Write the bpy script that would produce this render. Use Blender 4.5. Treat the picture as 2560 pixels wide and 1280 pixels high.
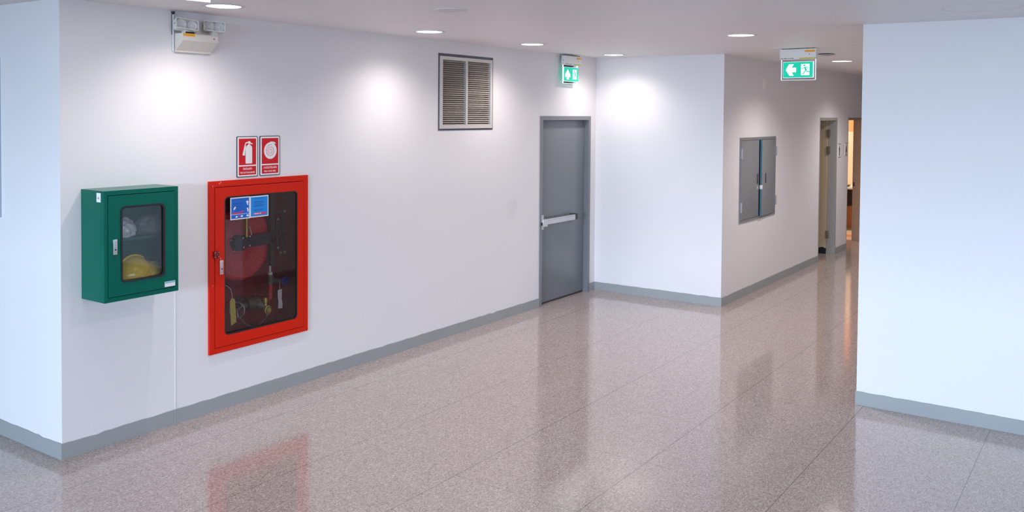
import bpy, bmesh, math, random
from mathutils import Vector, Matrix
random.seed(7)
R = math.radians
PI = math.pi
scene = bpy.context.scene
for o in list(bpy.data.objects):
    bpy.data.objects.remove(o)
C = scene.collection

# ------------------------------------------------------------------ camera
CAM = Vector((-2.86962, -5.29398, 2.13128))
cr = Vector((0.5690312, -0.82227952, 0.00773875))
cu = Vector((0.01920646, 0.02269837, 0.99955785))
cf = Vector((0.82209161, 0.56863097, -0.02870915))
cam = bpy.data.cameras.new('camera')
cam.sensor_fit = 'HORIZONTAL'
cam.sensor_width = 36.0
cam.lens = 36.0 * 2231.486 / 2560.0
cam.shift_y = -(640 - 346.664) / 2560.0
cam.clip_start = 0.05
camo = bpy.data.objects.new('camera', cam)
C.objects.link(camo)
camo.matrix_world = Matrix(((cr.x, cu.x, -cf.x, CAM.x), (cr.y, cu.y, -cf.y, CAM.y),
                            (cr.z, cu.z, -cf.z, CAM.z), (0, 0, 0, 1)))
scene.camera = camo

# ------------------------------------------------------------------ world, daylight, exposure
scene.view_settings.view_transform = 'Standard'
scene.view_settings.look = 'None'
scene.view_settings.gamma = 1.0
scene.view_settings.use_curve_mapping = False
scene.view_settings.exposure = -0.10
world = bpy.data.worlds.new('daylight')
scene.world = world
world.use_nodes = True
wb = world.node_tree.nodes['Background']
wb.inputs[0].default_value = (0.62, 0.78, 1.0, 1)
wb.inputs[1].default_value = 0.30


def area_light(name, loc, target, sx, sy, power, col):
    l = bpy.data.lights.new(name, 'AREA')
    l.shape = 'RECTANGLE'
    l.size = sx
    l.size_y = sy
    l.energy = power
    l.color = col
    o = bpy.data.objects.new(name, l)
    C.objects.link(o)
    o.location = loc
    d = (Vector(target) - Vector(loc)).normalized()
    o.rotation_euler = d.to_track_quat('-Z', 'Y').to_euler()
    return o


# the glazed front of the lobby, far to the left of and behind the camera
area_light('window_daylight', (-22.0, -4.5, 3.0), (0, -4.5, 2.8), 15.0, 1.4, 6400, (0.60, 0.785, 1.0))
area_light('entrance_daylight', (-3.0, -14.0, 3.25), (-1.5, 0, 3.0), 10.0, 1.9, 720, (0.64, 0.79, 1.0))
area_light('washroom_light', (13.9, -0.2, 2.5), (14.3, -0.8, 0.0), 0.8, 0.5, 44, (1.0, 0.79, 0.62))

# ------------------------------------------------------------------ room dimensions (metres)
H = 2.80
LA = 6.5586          # length of the long wall
DB = 1.6082          # depth of the alcove wall
XE, YE = 3.9638, -3.6787   # corner of the right wall
WT = 0.17            # corridor wall thickness


# ------------------------------------------------------------------ materials
def new_mat(name):
    m = bpy.data.materials.new(name)
    m.use_nodes = True
    return m, m.node_tree.nodes, m.node_tree.links


def pmat(name, col, rough=0.5, metal=0.0, spec=0.5, bump=0.0, bscale=60.0, var=0.0, coat=0.0, emit=None, estr=0.0):
    m, n, l = new_mat(name)
    b = n['Principled BSDF']
    b.inputs['Base Color'].default_value = (*col, 1)
    b.inputs['Roughness'].default_value = rough
    b.inputs['Metallic'].default_value = metal
    b.inputs['Specular IOR Level'].default_value = spec
    b.inputs['Coat Weight'].default_value = coat
    b.inputs['Coat Roughness'].default_value = 0.08
    if emit:
        b.inputs['Emission Color'].default_value = (*emit, 1)
        b.inputs['Emission Strength'].default_value = estr
    tc = n.new('ShaderNodeTexCoord')
    nz = n.new('ShaderNodeTexNoise')
    nz.inputs['Scale'].default_value = bscale
    nz.inputs['Detail'].default_value = 4
    l.new(tc.outputs['Object'], nz.inputs['Vector'])
    if bump:
        bp = n.new('ShaderNodeBump')
        bp.inputs['Strength'].default_value = bump
        bp.inputs['Distance'].default_value = 0.002
        l.new(nz.outputs['Fac'], bp.inputs['Height'])
        l.new(bp.outputs['Normal'], b.inputs['Normal'])
    if var:
        n2 = n.new('ShaderNodeTexNoise')
        n2.inputs['Scale'].default_value = 3.0
        n2.inputs['Detail'].default_value = 5
        l.new(tc.outputs['Object'], n2.inputs['Vector'])
        mx = n.new('ShaderNodeMix')
        mx.data_type = 'RGBA'
        mx.inputs[6].default_value = (*[c * (1 - var) for c in col], 1)
        mx.inputs[7].default_value = (*[min(1, c * (1 + var)) for c in col], 1)
        l.new(n2.outputs['Fac'], mx.inputs[0])
        l.new(mx.outputs[2], b.inputs['Base Color'])
    return m


def emit_mat(name, col, s):
    m, n, l = new_mat(name)
    b = n['Principled BSDF']
    b.inputs['Base Color'].default_value = (*col, 1)
    b.inputs['Emission Color'].default_value = (*col, 1)
    b.inputs['Emission Strength'].default_value = s
    b.inputs['Roughness'].default_value = 0.4
    return m


def glass_mat(name, tint, rough=0.0, ior=1.5, wire=False):
    m, n, l = new_mat(name)
    n.remove(n['Principled BSDF'])
    out = n['Material Output']
    tr = n.new('ShaderNodeBsdfTransparent')
    tr.inputs[0].default_value = (*tint, 1)
    gl = n.new('ShaderNodeBsdfGlossy')
    gl.inputs['Roughness'].default_value = rough
    fr = n.new('ShaderNodeFresnel')
    fr.inputs['IOR'].default_value = ior
    mx = n.new('ShaderNodeMixShader')
    l.new(fr.outputs[0], mx.inputs[0])
    l.new(tr.outputs[0], mx.inputs[1])
    l.new(gl.outputs[0], mx.inputs[2])
    last = mx
    if wire:
        tc = n.new('ShaderNodeTexCoord')
        sp = n.new('ShaderNodeSeparateXYZ')
        l.new(tc.outputs['Object'], sp.inputs[0])
        prev = None
        for ax in (0, 2):
            mu = n.new('ShaderNodeMath')
            mu.operation = 'MULTIPLY'
            mu.inputs[1].default_value = 1 / 0.0105
            l.new(sp.outputs[ax], mu.inputs[0])
            f = n.new('ShaderNodeMath')
            f.operation = 'FRACT'
            l.new(mu.outputs[0], f.inputs[0])
            lt = n.new('ShaderNodeMath')
            lt.operation = 'LESS_THAN'
            lt.inputs[1].default_value = 0.05
            l.new(f.outputs[0], lt.inputs[0])
            if prev is None:
                prev = lt
            else:
                a = n.new('ShaderNodeMath')
                a.operation = 'MAXIMUM'
                l.new(prev.outputs[0], a.inputs[0])
                l.new(lt.outputs[0], a.inputs[1])
                prev = a
        df = n.new('ShaderNodeBsdfDiffuse')
        df.inputs[0].default_value = (0.03, 0.006, 0.009, 1)
        m2 = n.new('ShaderNodeMixShader')
        l.new(prev.outputs[0], m2.inputs[0])
        l.new(mx.outputs[0], m2.inputs[1])
        l.new(df.outputs[0], m2.inputs[2])
        last = m2
    l.new(last.outputs[0], out.inputs[0])
    return m


def wall_mat(name, col, rough=0.55, spec=0.3):
    m, n, l = new_mat(name)
    b = n['Principled BSDF']
    b.inputs['Roughness'].default_value = rough
    b.inputs['Specular IOR Level'].default_value = spec
    tc = n.new('ShaderNodeTexCoord')
    n1 = n.new('ShaderNodeTexNoise')
    n1.inputs['Scale'].default_value = 1.3
    n1.inputs['Detail'].default_value = 3
    l.new(tc.outputs['Object'], n1.inputs['Vector'])
    mx = n.new('ShaderNodeMix')
    mx.data_type = 'RGBA'
    mx.inputs[6].default_value = (*[c * 0.985 for c in col], 1)
    mx.inputs[7].default_value = (*[min(1, c * 1.012) for c in col], 1)
    l.new(n1.outputs['Fac'], mx.inputs[0])
    l.new(mx.outputs[2], b.inputs['Base Color'])
    n2 = n.new('ShaderNodeTexNoise')
    n2.inputs['Scale'].default_value = 22
    n2.inputs['Detail'].default_value = 5
    l.new(tc.outputs['Object'], n2.inputs['Vector'])
    bp = n.new('ShaderNodeBump')
    bp.inputs['Strength'].default_value = 0.10
    bp.inputs['Distance'].default_value = 0.004
    l.new(n2.outputs['Fac'], bp.inputs['Height'])
    l.new(bp.outputs['Normal'], b.inputs['Normal'])
    return m


def floor_mat():
    m, n, l = new_mat('polished_speckled_floor')
    b = n['Principled BSDF']
    tc = n.new('ShaderNodeTexCoord')

    def ramp(stops, src):
        r = n.new('ShaderNodeValToRGB')
        e = r.color_ramp.elements
        while len(e) < len(stops):
            e.new(0.5)
        for i, (p, c) in enumerate(stops):
            e[i].position = p
            e[i].color = (*c, 1)
        l.new(src, r.inputs[0])
        return r

    # flecks: distorted cells of a few millimetres
    mp = n.new('ShaderNodeMapping')
    mp.inputs['Scale'].default_value = (1.0, 1.45, 1.0)
    mp.inputs['Rotation'].default_value = (0, 0, 0.5)
    l.new(tc.outputs['Object'], mp.inputs[0])
    nd = n.new('ShaderNodeTexNoise')
    nd.inputs['Scale'].default_value = 70
    nd.inputs['Detail'].default_value = 2
    l.new(mp.outputs[0], nd.inputs['Vector'])
    ad = n.new('ShaderNodeMix')
    ad.data_type = 'RGBA'
    ad.blend_type = 'ADD'
    ad.inputs[0].default_value = 0.022
    l.new(mp.outputs[0], ad.inputs[6])
    l.new(nd.outputs['Color'], ad.inputs[7])
    vo = n.new('ShaderNodeTexVoronoi')
    vo.inputs['Scale'].default_value = 140
    l.new(ad.outputs[2], vo.inputs['Vector'])
    sx = n.new('ShaderNodeSeparateColor')
    l.new(vo.outputs['Color'], sx.inputs[0])
    base = ramp([(0.0, (0.25, 0.190, 0.175)), (0.18, (0.350, 0.282, 0.260)), (0.45, (0.440, 0.362, 0.338)),
                 (0.75, (0.505, 0.422, 0.395)), (0.93, (0.58, 0.50, 0.475)), (1.0, (0.68, 0.61, 0.58))], sx.outputs[0])
    # large soft mottling
    nl = n.new('ShaderNodeTexNoise')
    nl.inputs['Scale'].default_value = 1.1
    nl.inputs['Detail'].default_value = 6
    l.new(tc.outputs['Object'], nl.inputs['Vector'])
    mot = ramp([(0.3, (0.98, 0.975, 0.965)), (0.7, (1.0, 1.0, 0.99))], nl.outputs['Fac'])
    mu = n.new('ShaderNodeMix')
    mu.data_type = 'RGBA'
    mu.blend_type = 'MULTIPLY'
    mu.inputs[0].default_value = 1
    l.new(base.outputs[0], mu.inputs[6])
    l.new(mot.outputs[0], mu.inputs[7])
    # joints of the slabs
    sp = n.new('ShaderNodeSeparateXYZ')
    l.new(tc.outputs['Object'], sp.inputs[0])

    def M(op, a, bb=None):
        k = n.new('ShaderNodeMath')
        k.operation = op
        for i, v in enumerate((a, bb)):
            if v is None:
                continue
            if isinstance(v, (int, float)):
                k.inputs[i].default_value = v
            else:
                l.new(v, k.inputs[i])
        return k.outputs[0]
    T = 0.826
    row = M('DIVIDE', M('ADD', M('MULTIPLY', sp.outputs[1], -1.0), -0.43), T)
    rfl = M('FLOOR', row)
    rfr = M('FRACT', row)
    odd = M('FRACT', M('MULTIPLY', rfl, 0.5))
    big = M('GREATER_THAN', rfl, 2.5)
    off = M('ADD', odd, M('MULTIPLY', big, 0.5))      # rows below the first one shift by half a slab
    col = M('FRACT', M('ADD', M('DIVIDE', M('ADD', sp.outputs[0], 0.02), T), M('ADD', off, 0.5)))
    w1 = 0.0022 / T
    jl = M('MAXIMUM', M('LESS_THAN', rfr, w1), M('GREATER_THAN', rfr, 1 - w1))
    w2 = 0.0018 / T
    jc = M('MAXIMUM', M('LESS_THAN', col, w2), M('GREATER_THAN', col, 1 - w2))
    jt = M('MAXIMUM', M('MULTIPLY', jl, 0.62), M('MULTIPLY', jc, 0.38))
    mj = n.new('ShaderNodeMix')
    mj.data_type = 'RGBA'
    l.new(jt, mj.inputs[0])
    l.new(mu.outputs[2], mj.inputs[6])
    mj.inputs[7].default_value = (0.06, 0.052, 0.05, 1)
    l.new(mj.outputs[2], b.inputs['Base Color'])
    b.inputs['Roughness'].default_value = 0.10
    b.inputs['IOR'].default_value = 1.72
    b.inputs['Specular IOR Level'].default_value = 0.5
    nb = n.new('ShaderNodeTexNoise')
    nb.inputs['Scale'].default_value = 2.2
    nb.inputs['Detail'].default_value = 2
    l.new(tc.outputs['Object'], nb.inputs['Vector'])
    bp = n.new('ShaderNodeBump')
    bp.inputs['Strength'].default_value = 0.03
    bp.inputs['Distance'].default_value = 0.01
    l.new(nb.outputs['Fac'], bp.inputs['Height'])
    l.new(bp.outputs['Normal'], b.inputs['Normal'])
    return m


MT = {}
MT['wall'] = wall_mat('painted_plaster', (0.82, 0.80, 0.81))
MT['ceil'] = wall_mat('ceiling_paint', (0.90, 0.86, 0.87), 0.5, 0.4)
MT['soffit'] = wall_mat('soffit_daylight_tone', (0.86, 0.86, 0.88), 0.5, 0.3)  # bluish daylight on the near ceiling is put into this colour
MT['floor'] = floor_mat()
MT['skirt'] = pmat('skirting_grey_paint', (0.335, 0.35, 0.355), 0.42, var=0.06, bump=0.1)
MT['green'] = pmat('green_enamel', (0.0, 0.118, 0.080), 0.24, bump=0.03, bscale=25, spec=0.16)
MT['green_in'] = pmat('green_enamel_inside', (0.01, 0.13, 0.10), 0.5)
MT['red'] = pmat('red_enamel', (0.66, 0.016, 0.003), 0.26, bump=0.04, bscale=18, spec=0.2)
MT['red_in'] = pmat('dark_red_lining', (0.30, 0.02, 0.026), 0.5)
MT['reel'] = pmat('reel_red_paint', (0.66, 0.018, 0.03), 0.3)
MT['darkred'] = pmat('lock_red_plastic', (0.16, 0.004, 0.008), 0.35)
MT['black'] = pmat('black_rubber', (0.012, 0.011, 0.013), 0.4)
MT['blackmetal'] = pmat('black_painted_steel', (0.022, 0.023, 0.027), 0.45)
MT['chrome'] = pmat('chrome', (0.72, 0.72, 0.72), 0.22, metal=1.0)
MT['steel'] = pmat('brushed_steel', (0.62, 0.61, 0.60), 0.34, metal=0.85)
MT['nickel'] = pmat('dull_nickel', (0.52, 0.53, 0.55), 0.4, metal=0.7)
MT['brass'] = pmat('brass', (0.62, 0.46, 0.12), 0.32, metal=0.75)
MT['bronze'] = pmat('weathered_bronze', (0.15, 0.145, 0.115), 0.5, metal=0.4)
MT['yellow_tag'] = pmat('yellow_card', (0.80, 0.62, 0.10), 0.6)
MT['white'] = pmat('white_plastic', (0.80, 0.80, 0.78), 0.4)
MT['cream'] = pmat('cream_enamel', (0.76, 0.71, 0.64), 0.4)
MT['yellow'] = pmat('yellow_helmet_plastic', (0.96, 0.62, 0.004), 0.16)
MT['white_print'] = pmat('white_print', (0.86, 0.84, 0.84), 0.45)
MT['red_print'] = pmat('red_print', (0.62, 0.0, 0.006), 0.42)
MT['navy'] = pmat('dark_sign_edge', (0.035, 0.03, 0.055), 0.5)
MT['blue'] = pmat('blue_print', (0.0, 0.135, 0.62), 0.35)
MT['blue2'] = pmat('light_blue_print', (0.0, 0.26, 0.76), 0.35)
MT['blue_ink'] = pmat('dark_blue_ink', (0.01, 0.07, 0.32), 0.5)
MT['pink'] = pmat('pink_red_print', (0.75, 0.03, 0.11), 0.5)
MT['bluewheel'] = pmat('blue_paint', (0.02, 0.04, 0.30), 0.4)
MT['orange'] = pmat('orange_sticker', (0.92, 0.40, 0.01), 0.5)
MT['lime'] = pmat('yellow_green_sticker', (0.62, 0.60, 0.08), 0.5)
MT['ink'] = pmat('grey_ink', (0.10, 0.10, 0.11), 0.6)
MT['ledred'] = pmat('red_indicator', (0.45, 0.02, 0.03), 0.3)
MT['ventframe'] = pmat('aluminium_frame', (0.66, 0.63, 0.60), 0.4, metal=0.2)
MT['louvre'] = pmat('dusty_louvre', (0.47, 0.41, 0.365), 0.6)
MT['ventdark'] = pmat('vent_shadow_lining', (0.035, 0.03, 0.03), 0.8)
MT['ventgap'] = pmat('gap_shade_grey', (0.12, 0.12, 0.145), 0.7, var=0.2)  # dark tone stands for the shade in the gap around the frame
MT['doorgrey'] = pmat('grey_door_paint', (0.185, 0.205, 0.225), 0.30, bump=0.05, bscale=12, var=0.03)
MT['framegrey'] = pmat('grey_frame_paint', (0.21, 0.22, 0.24), 0.38, var=0.04)
MT['cabgrey'] = pmat('grey_cabinet_paint', (0.235, 0.24, 0.25), 0.38, var=0.04)
MT['teal'] = pmat('teal_door_edge', (0.05, 0.17, 0.235), 0.3)  # even teal colour on the free edge of the right door
MT['beige'] = pmat('beige_door_laminate', (0.60, 0.47, 0.30), 0.45, var=0.05)
MT['jamb'] = pmat('taupe_jamb_paint', (0.36, 0.335, 0.30), 0.5)
MT['jamb2'] = pmat('tan_jamb_paint', (0.38, 0.27, 0.19), 0.5)
MT['hinge'] = pmat('tarnished_hinge', (0.20, 0.155, 0.10), 0.45, metal=0.5)
MT['tile'] = pmat('washroom_wall_tile', (0.80, 0.66, 0.50), 0.35)
MT['tile2'] = pmat('orange_washroom_tile', (0.85, 0.36, 0.16), 0.4)
MT['darkstone'] = pmat('black_granite', (0.008, 0.006, 0.006), 0.25)
MT['lampshell'] = pmat('lamp_shell', (0.70, 0.68, 0.64), 0.45)
MT['reflector'] = pmat('lamp_reflector', (0.84, 0.81, 0.79), 0.30, metal=0.1)
MT['trim'] = pmat('downlight_trim', (0.74, 0.73, 0.72), 0.4)
MT['glow'] = emit_mat('lit_diffuser', (1.0, 0.955, 0.93), 9.0)
MT['tube'] = emit_mat('lit_tube', (0.93, 0.96, 1.0), 3.0)
MT['exit_green'] = emit_mat('lit_green_panel', (0.0, 0.50, 0.315), 0.72)
MT['exit_white'] = emit_mat('lit_white_symbol', (0.90, 1.0, 0.98), 0.85)
MT['edge_glow'] = emit_mat('edge_lit_acrylic', (0.85, 0.93, 1.0), 0.7)
MT['acrylic'] = glass_mat('clear_acrylic', (0.93, 0.95, 0.97), 0.05)
MT['pane'] = glass_mat('cabinet_glass', (0.95, 0.96, 0.97), 0.02, 1.42)
MT['wired'] = glass_mat('wired_glass', (0.95, 0.94, 0.94), 0.02, 1.34, wire=True)
MT['lens'] = glass_mat('lamp_lens', (0.95, 0.95, 0.96), 0.08)
MT['patch'] = wall_mat('paint_patch', (0.775, 0.755, 0.77))
MT['spotwhite'] = wall_mat('filler_patch', (0.90, 0.89, 0.88))


def bag_mat(name, a):
    m, n, l = new_mat(name)
    b = n['Principled BSDF']
    b.inputs['Base Color'].default_value = (0.86, 0.88, 0.88, 1)
    b.inputs['Roughness'].default_value = 0.18
    b.inputs['Specular IOR Level'].default_value = 0.8
    b.inputs['Alpha'].default_value = a
    return m


MT['bag'] = bag_mat('clear_plastic_film', 0.20)
MT['bag_white'] = bag_mat('cloudy_plastic_film', 0.72)
MT['lens'] = bag_mat('lamp_lens_frosted', 0.2)
MT['wrap'] = bag_mat('thin_plastic_wrap', 0.07)


# ------------------------------------------------------------------ geometry helpers
def BM():
    return bmesh.new()


def box(bm, x0, x1, y0, y1, z0, z1, bev=0.0):
    vs = [bm.verts.new(p) for p in ((x0, y0, z0), (x1, y0, z0), (x1, y1, z0), (x0, y1, z0),
                                    (x0, y0, z1), (x1, y0, z1), (x1, y1, z1), (x0, y1, z1))]
    fs = [bm.faces.new([vs[i] for i in f]) for f in
          ((0, 3, 2, 1), (4, 5, 6, 7), (0, 1, 5, 4), (1, 2, 6, 5), (2, 3, 7, 6), (3, 0, 4, 7))]
    if bev:
        es = set()
        for f in fs:
            es.update(f.edges)
        bmesh.ops.bevel(bm, geom=list(es), offset=bev, segments=2, profile=0.6, affect='EDGES')
    return bm


def xf(bm, start, mat):
    """transform the vertices added since index start"""
    bm.verts.ensure_lookup_table()
    for v in list(bm.verts)[start:]:
        v.co = mat @ v.co


def prism(bm, pts, y0, y1):
    """outline given as (x, z) pushed from y0 to y1"""
    a = [bm.verts.new((x, y0, z)) for x, z in pts]
    b = [bm.verts.new((x, y1, z)) for x, z in pts]
    bm.faces.new(a)
    bm.faces.new(b[::-1])
    n = len(pts)
    for i in range(n):
        j = (i + 1) % n
        bm.faces.new((a[i], b[i], b[j], a[j]))
    return bm


def rrect(x0, x1, z0, z1, r, n=5):
    pts = []
    for cx, cz, a0 in ((x1 - r, z1 - r, 0), (x0 + r, z1 - r, 90), (x0 + r, z0 + r, 180), (x1 - r, z0 + r, 270)):
        for i in range(n + 1):
            a = R(a0 + 90 * i / n)
            pts.append((cx + r * math.cos(a), cz + r * math.sin(a)))
    return pts


def ring(bm, outer, inner, y0, y1):
    """a frame: outer and inner outlines with the same number of points"""
    rows = []
    for pts, y in ((outer, y0), (inner, y0), (inner, y1), (outer, y1)):
        rows.append([bm.verts.new((x, y, z)) for x, z in pts])
    n = len(outer)
    for k in range(4):
        a, b = rows[k], rows[(k + 1) % 4]
        for i in range(n):
            j = (i + 1) % n
            bm.faces.new((a[i], a[j], b[j], b[i]))
    return bm


def rect_as(x0, x1, z0, z1, n=5):
    return rrect(x0, x1, z0, z1, 0.0004, n)


def tube(bm, pts, r, seg=10, caps=True):
    pts = [Vector(p) for p in pts]
    rows = []
    prev = None
    for i, p in enumerate(pts):
        if i == 0:
            t = pts[1] - p
        elif i == len(pts) - 1:
            t = p - pts[i - 1]
        else:
            t = pts[i + 1] - pts[i - 1]
        t.normalize()
        if prev is None:
            ref = Vector((0, 0, 1)) if abs(t.z) < 0.9 else Vector((1, 0, 0))
            u = t.cross(ref).normalized()
        else:
            u = (prev - t * prev.dot(t)).normalized()
        prev = u
        w = t.cross(u)
        rr = r[i] if isinstance(r, (list, tuple)) else r
        rows.append([bm.verts.new(p + rr * (math.cos(2 * PI * k / seg) * u + math.sin(2 * PI * k / seg) * w)) for k in range(seg)])
    for a, b in zip(rows, rows[1:]):
        for k in range(seg):
            bm.faces.new((a[k], a[(k + 1) % seg], b[(k + 1) % seg], b[k]))
    if caps:
        bm.faces.new(rows[0][::-1])
        bm.faces.new(rows[-1])
    return bm


def lathe(bm, prof, centre, axis='z', seg=32, closed=False):
    """profile (radius, height) turned about an axis through centre"""
    c = Vector(centre)
    rows = []
    for r, h in prof:
        row = []
        if r < 1e-6:
            row = None
        for k in range(seg):
            a = 2 * PI * k / seg
            if axis == 'z':
                p = Vector((r * math.cos(a), r * math.sin(a), h))
            elif axis == 'y':
                p = Vector((r * math.cos(a), h, r * math.sin(a)))
            else:
                p = Vector((h, r * math.cos(a), r * math.sin(a)))
            if row is None:
                rows.append([bm.verts.new(c + p)])
                break
            row.append(bm.verts.new(c + p))
        else:
            rows.append(row)
    pairs = list(zip(rows, rows[1:]))
    if closed:
        pairs.append((rows[-1], rows[0]))
    for a, b in pairs:
        for k in range(seg):
            j = (k + 1) % seg
            if len(a) == 1 and len(b) == 1:
                continue
            if len(a) == 1:
                bm.faces.new((a[0], b[j], b[k]))
            elif len(b) == 1:
                bm.faces.new((a[k], a[j], b[0]))
            else:
                bm.faces.new((a[k], a[j], b[j], b[k]))
    return bm


def torus(bm, centre, Rm, r, axis='y', seg=32, ms=8):
    prof = [(Rm + r * math.cos(2 * PI * i / ms), r * math.sin(2 * PI * i / ms)) for i in range(ms)]
    return lathe(bm, prof, centre, axis, seg, closed=True)


def worldloc(o):
    v = Vector((0, 0, 0))
    while o:
        v += o.location
        o = o.parent
    return v


def obj(name, bm, m, parent=None, smooth=True, local=False, label=None, at=None):
    """one mesh object; vertices are in world coordinates unless local"""
    bmesh.ops.recalc_face_normals(bm, faces=bm.faces)
    off = Vector((0, 0, 0))
    if parent is not None and not local:
        off = worldloc(parent)
    elif at is not None:
        off = Vector(at)
    if off.length:
        for v in bm.verts:
            v.co -= off
    me = bpy.data.meshes.new(name)
    bm.to_mesh(me)
    bm.free()
    if isinstance(m, str):
        m = MT[m]
    me.materials.append(m)
    if smooth:
        for p in me.polygons:
            p.use_smooth = True
        me.set_sharp_from_angle(angle=R(32))
    o = bpy.data.objects.new(name, me)
    C.objects.link(o)
    if parent is not None:
        o.parent = parent
    elif at is not None:
        o.location = at
    if label:
        o['label'] = label
    return o


def thing(name, label, cat, loc=(0, 0, 0), rotz=0.0, group=None):
    o = bpy.data.objects.new(name, None)
    o.empty_display_size = 0.1
    C.objects.link(o)
    o.location = loc
    o.rotation_euler = (0, 0, rotz)
    o['label'] = label
    o['category'] = cat
    if group:
        o['group'] = group
    return o


def tag(o, label, cat, group=None):
    o['label'] = label
    o['category'] = cat
    if group:
        o['group'] = group
    return o


def struct(o, label=None):
    o['kind'] = 'structure'
    if label:
        o['label'] = label
    return o


def text_bm(txt, size, depth=0.0006, width=None):
    """lettering as a mesh in the x/z plane, centred on the origin, facing -y"""
    cu_ = bpy.data.curves.new('lettering', 'FONT')
    cu_.body = txt
    cu_.size = size
    cu_.align_x = 'CENTER'
    cu_.align_y = 'CENTER'
    cu_.extrude = depth / 2
    cu_.resolution_u = 3
    to = bpy.data.objects.new('lettering', cu_)
    C.objects.link(to)
    bpy.context.view_layer.update()
    dg = bpy.context.evaluated_depsgraph_get()
    ev = to.evaluated_get(dg)
    me = ev.to_mesh()
    bm = BM()
    bm.from_mesh(me)
    ev.to_mesh_clear()
    bpy.data.objects.remove(to)
    bpy.data.curves.remove(cu_)
    for v in bm.verts:
        v.co = Vector((v.co.x, -v.co.z, v.co.y))
    if width and bm.verts:
        xs = [v.co.x for v in bm.verts]
        s = width / (max(xs) - min(xs))
        mid = (max(xs) + min(xs)) / 2
        for v in bm.verts:
            v.co.x = (v.co.x - mid) * s
    return bm


def moved(bm, d):
    for v in bm.verts:
        v.co += Vector(d)
    return bm


def slab(name, us, vs, holes, fn, m, thick):
    """wall slab on a grid with holes; fn(u, v, t) gives the point, t from 0 (room face) to thick"""
    us = sorted(set(us) | {h[0] for h in holes} | {h[1] for h in holes})
    vs = sorted(set(vs) | {h[2] for h in holes} | {h[3] for h in holes})
    bm = BM()
    cache = {}

    def V(i, j, t):
        k = (i, j, t)
        if k not in cache:
            cache[k] = bm.verts.new(fn(us[i], vs[j], thick * t))
        return cache[k]

    def solid(i, j):
        if i < 0 or j < 0 or i >= len(us) - 1 or j >= len(vs) - 1:
            return False
        u, v = (us[i] + us[i + 1]) / 2, (vs[j] + vs[j + 1]) / 2
        return not any(h[0] < u < h[1] and h[2] < v < h[3] for h in holes)
    for i in range(len(us) - 1):
        for j in range(len(vs) - 1):
            if not solid(i, j):
                continue
            for t in (0, 1):
                bm.faces.new((V(i, j, t), V(i + 1, j, t), V(i + 1, j + 1, t), V(i, j + 1, t)))
            for di, dj, a, b in ((-1, 0, (i, j), (i, j + 1)), (1, 0, (i + 1, j), (i + 1, j + 1)),
                                 (0, -1, (i, j), (i + 1, j)), (0, 1, (i, j + 1), (i + 1, j + 1))):
                if not solid(i + di, j + dj):
                    bm.faces.new((V(*a, 0), V(*b, 0), V(*b, 1), V(*a, 1)))
    return struct(obj(name, bm, m, smooth=False))


# ------------------------------------------------------------------ the setting
X0, X1, Y0, Y1 = -14.0, 16.2, -9.6, 4.2
struct(obj('floor', box(BM(), X0, X1, Y0, Y1, -0.12, 0.0), 'floor', smooth=False))
struct(obj('ceiling', box(BM(), X0, X1, Y0, Y1, H, H + 0.15), 'ceil', smooth=False))
# lower plasterboard band over the right hand side
pts = [(XE + 0.02, YE + 0.002), (3.36, -3.832), (2.43, -3.90), (-0.5, -4.06), (-8.4, -4.4), (-8.4, -9.4), (XE + 0.02, -9.4)]
bm = BM()
za, zb = H - 0.004, H - 0.0005
a = [bm.verts.new((x, y, za)) for x, y in pts]
b = [bm.verts.new((x, y, zb)) for x, y in pts]
bm.faces.new(a)
bm.faces.new(b[::-1])
for i in range(len(pts)):
    j = (i + 1) % len(pts)
    bm.faces.new((a[i], a[j], b[j], b[i]))
struct(obj('trim_1', bm, 'soffit', smooth=False))

bm = BM()
za, zb = 2.747, H - 0.0003
lo = [bm.verts.new(p) for p in ((6.20, -2.25, H - 0.001), (6.03, YE + 0.001, H - 0.001), (7.2, YE + 0.001, za), (X1 - 0.201, YE + 0.001, za), (X1 - 0.201, -2.25, za), (7.2, -2.25, za))]
hi = [bm.verts.new((v.co.x, v.co.y, zb)) for v in lo]
bm.faces.new((lo[0], lo[1], lo[2], lo[5]))
bm.faces.new((lo[5], lo[2], lo[3], lo[4]))
bm.faces.new(hi)
for i in range(6):
    j = (i + 1) % 6
    bm.faces.new((lo[i], lo[j], hi[j], hi[i]))
struct(obj('trim_9', bm, 'ceil', smooth=False))

D1 = (5.345, 6.40, 0.0, 2.085)        # openings in the long wall: x0, x1, z0, z1
RC = (1.075, 1.93, 0.44, 1.61)
VN = (3.575, 4.428, 1.966, 2.682)
slab('wall_back', [0, LA], [0, H], [D1, RC, VN], lambda u, v, t: (u, t, v), 'wall', 0.34)
slab('wall_left', [0.3401, Y1], [0, H], [], lambda u, v, t: (t, u, v), 'wall', 0.2)
slab('wall_alcove', [-DB, 0.34], [0, H], [], lambda u, v, t: (LA + t, u, v), 'wall', 0.2)
D2 = (10.30, 11.20, 0.0, 2.092)
D3 = (11.87, 12.93, 0.0, 2.092)
EC = (7.075, 8.308, 0.885, 1.857)
slab('wall_corridor', [LA + 0.2001, X1], [0, H], [D2, D3, EC], lambda u, v, t: (u, -DB + t, v), 'wall', WT)
slab('wall_right', [Y0, YE], [0, H], [], lambda u, v, t: (XE + t, u, v), 'wall', 0.25)
slab('wall_corridor_right', [XE + 0.2501, X1], [0, H], [], lambda u, v, t: (u, YE - t, v), 'wall', 0.2)
slab('wall_corridor_end', [YE, -DB], [0, H], [], lambda u, v, t: (X1 - 0.2 + t, u, v), 'wall', 0.2)
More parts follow.
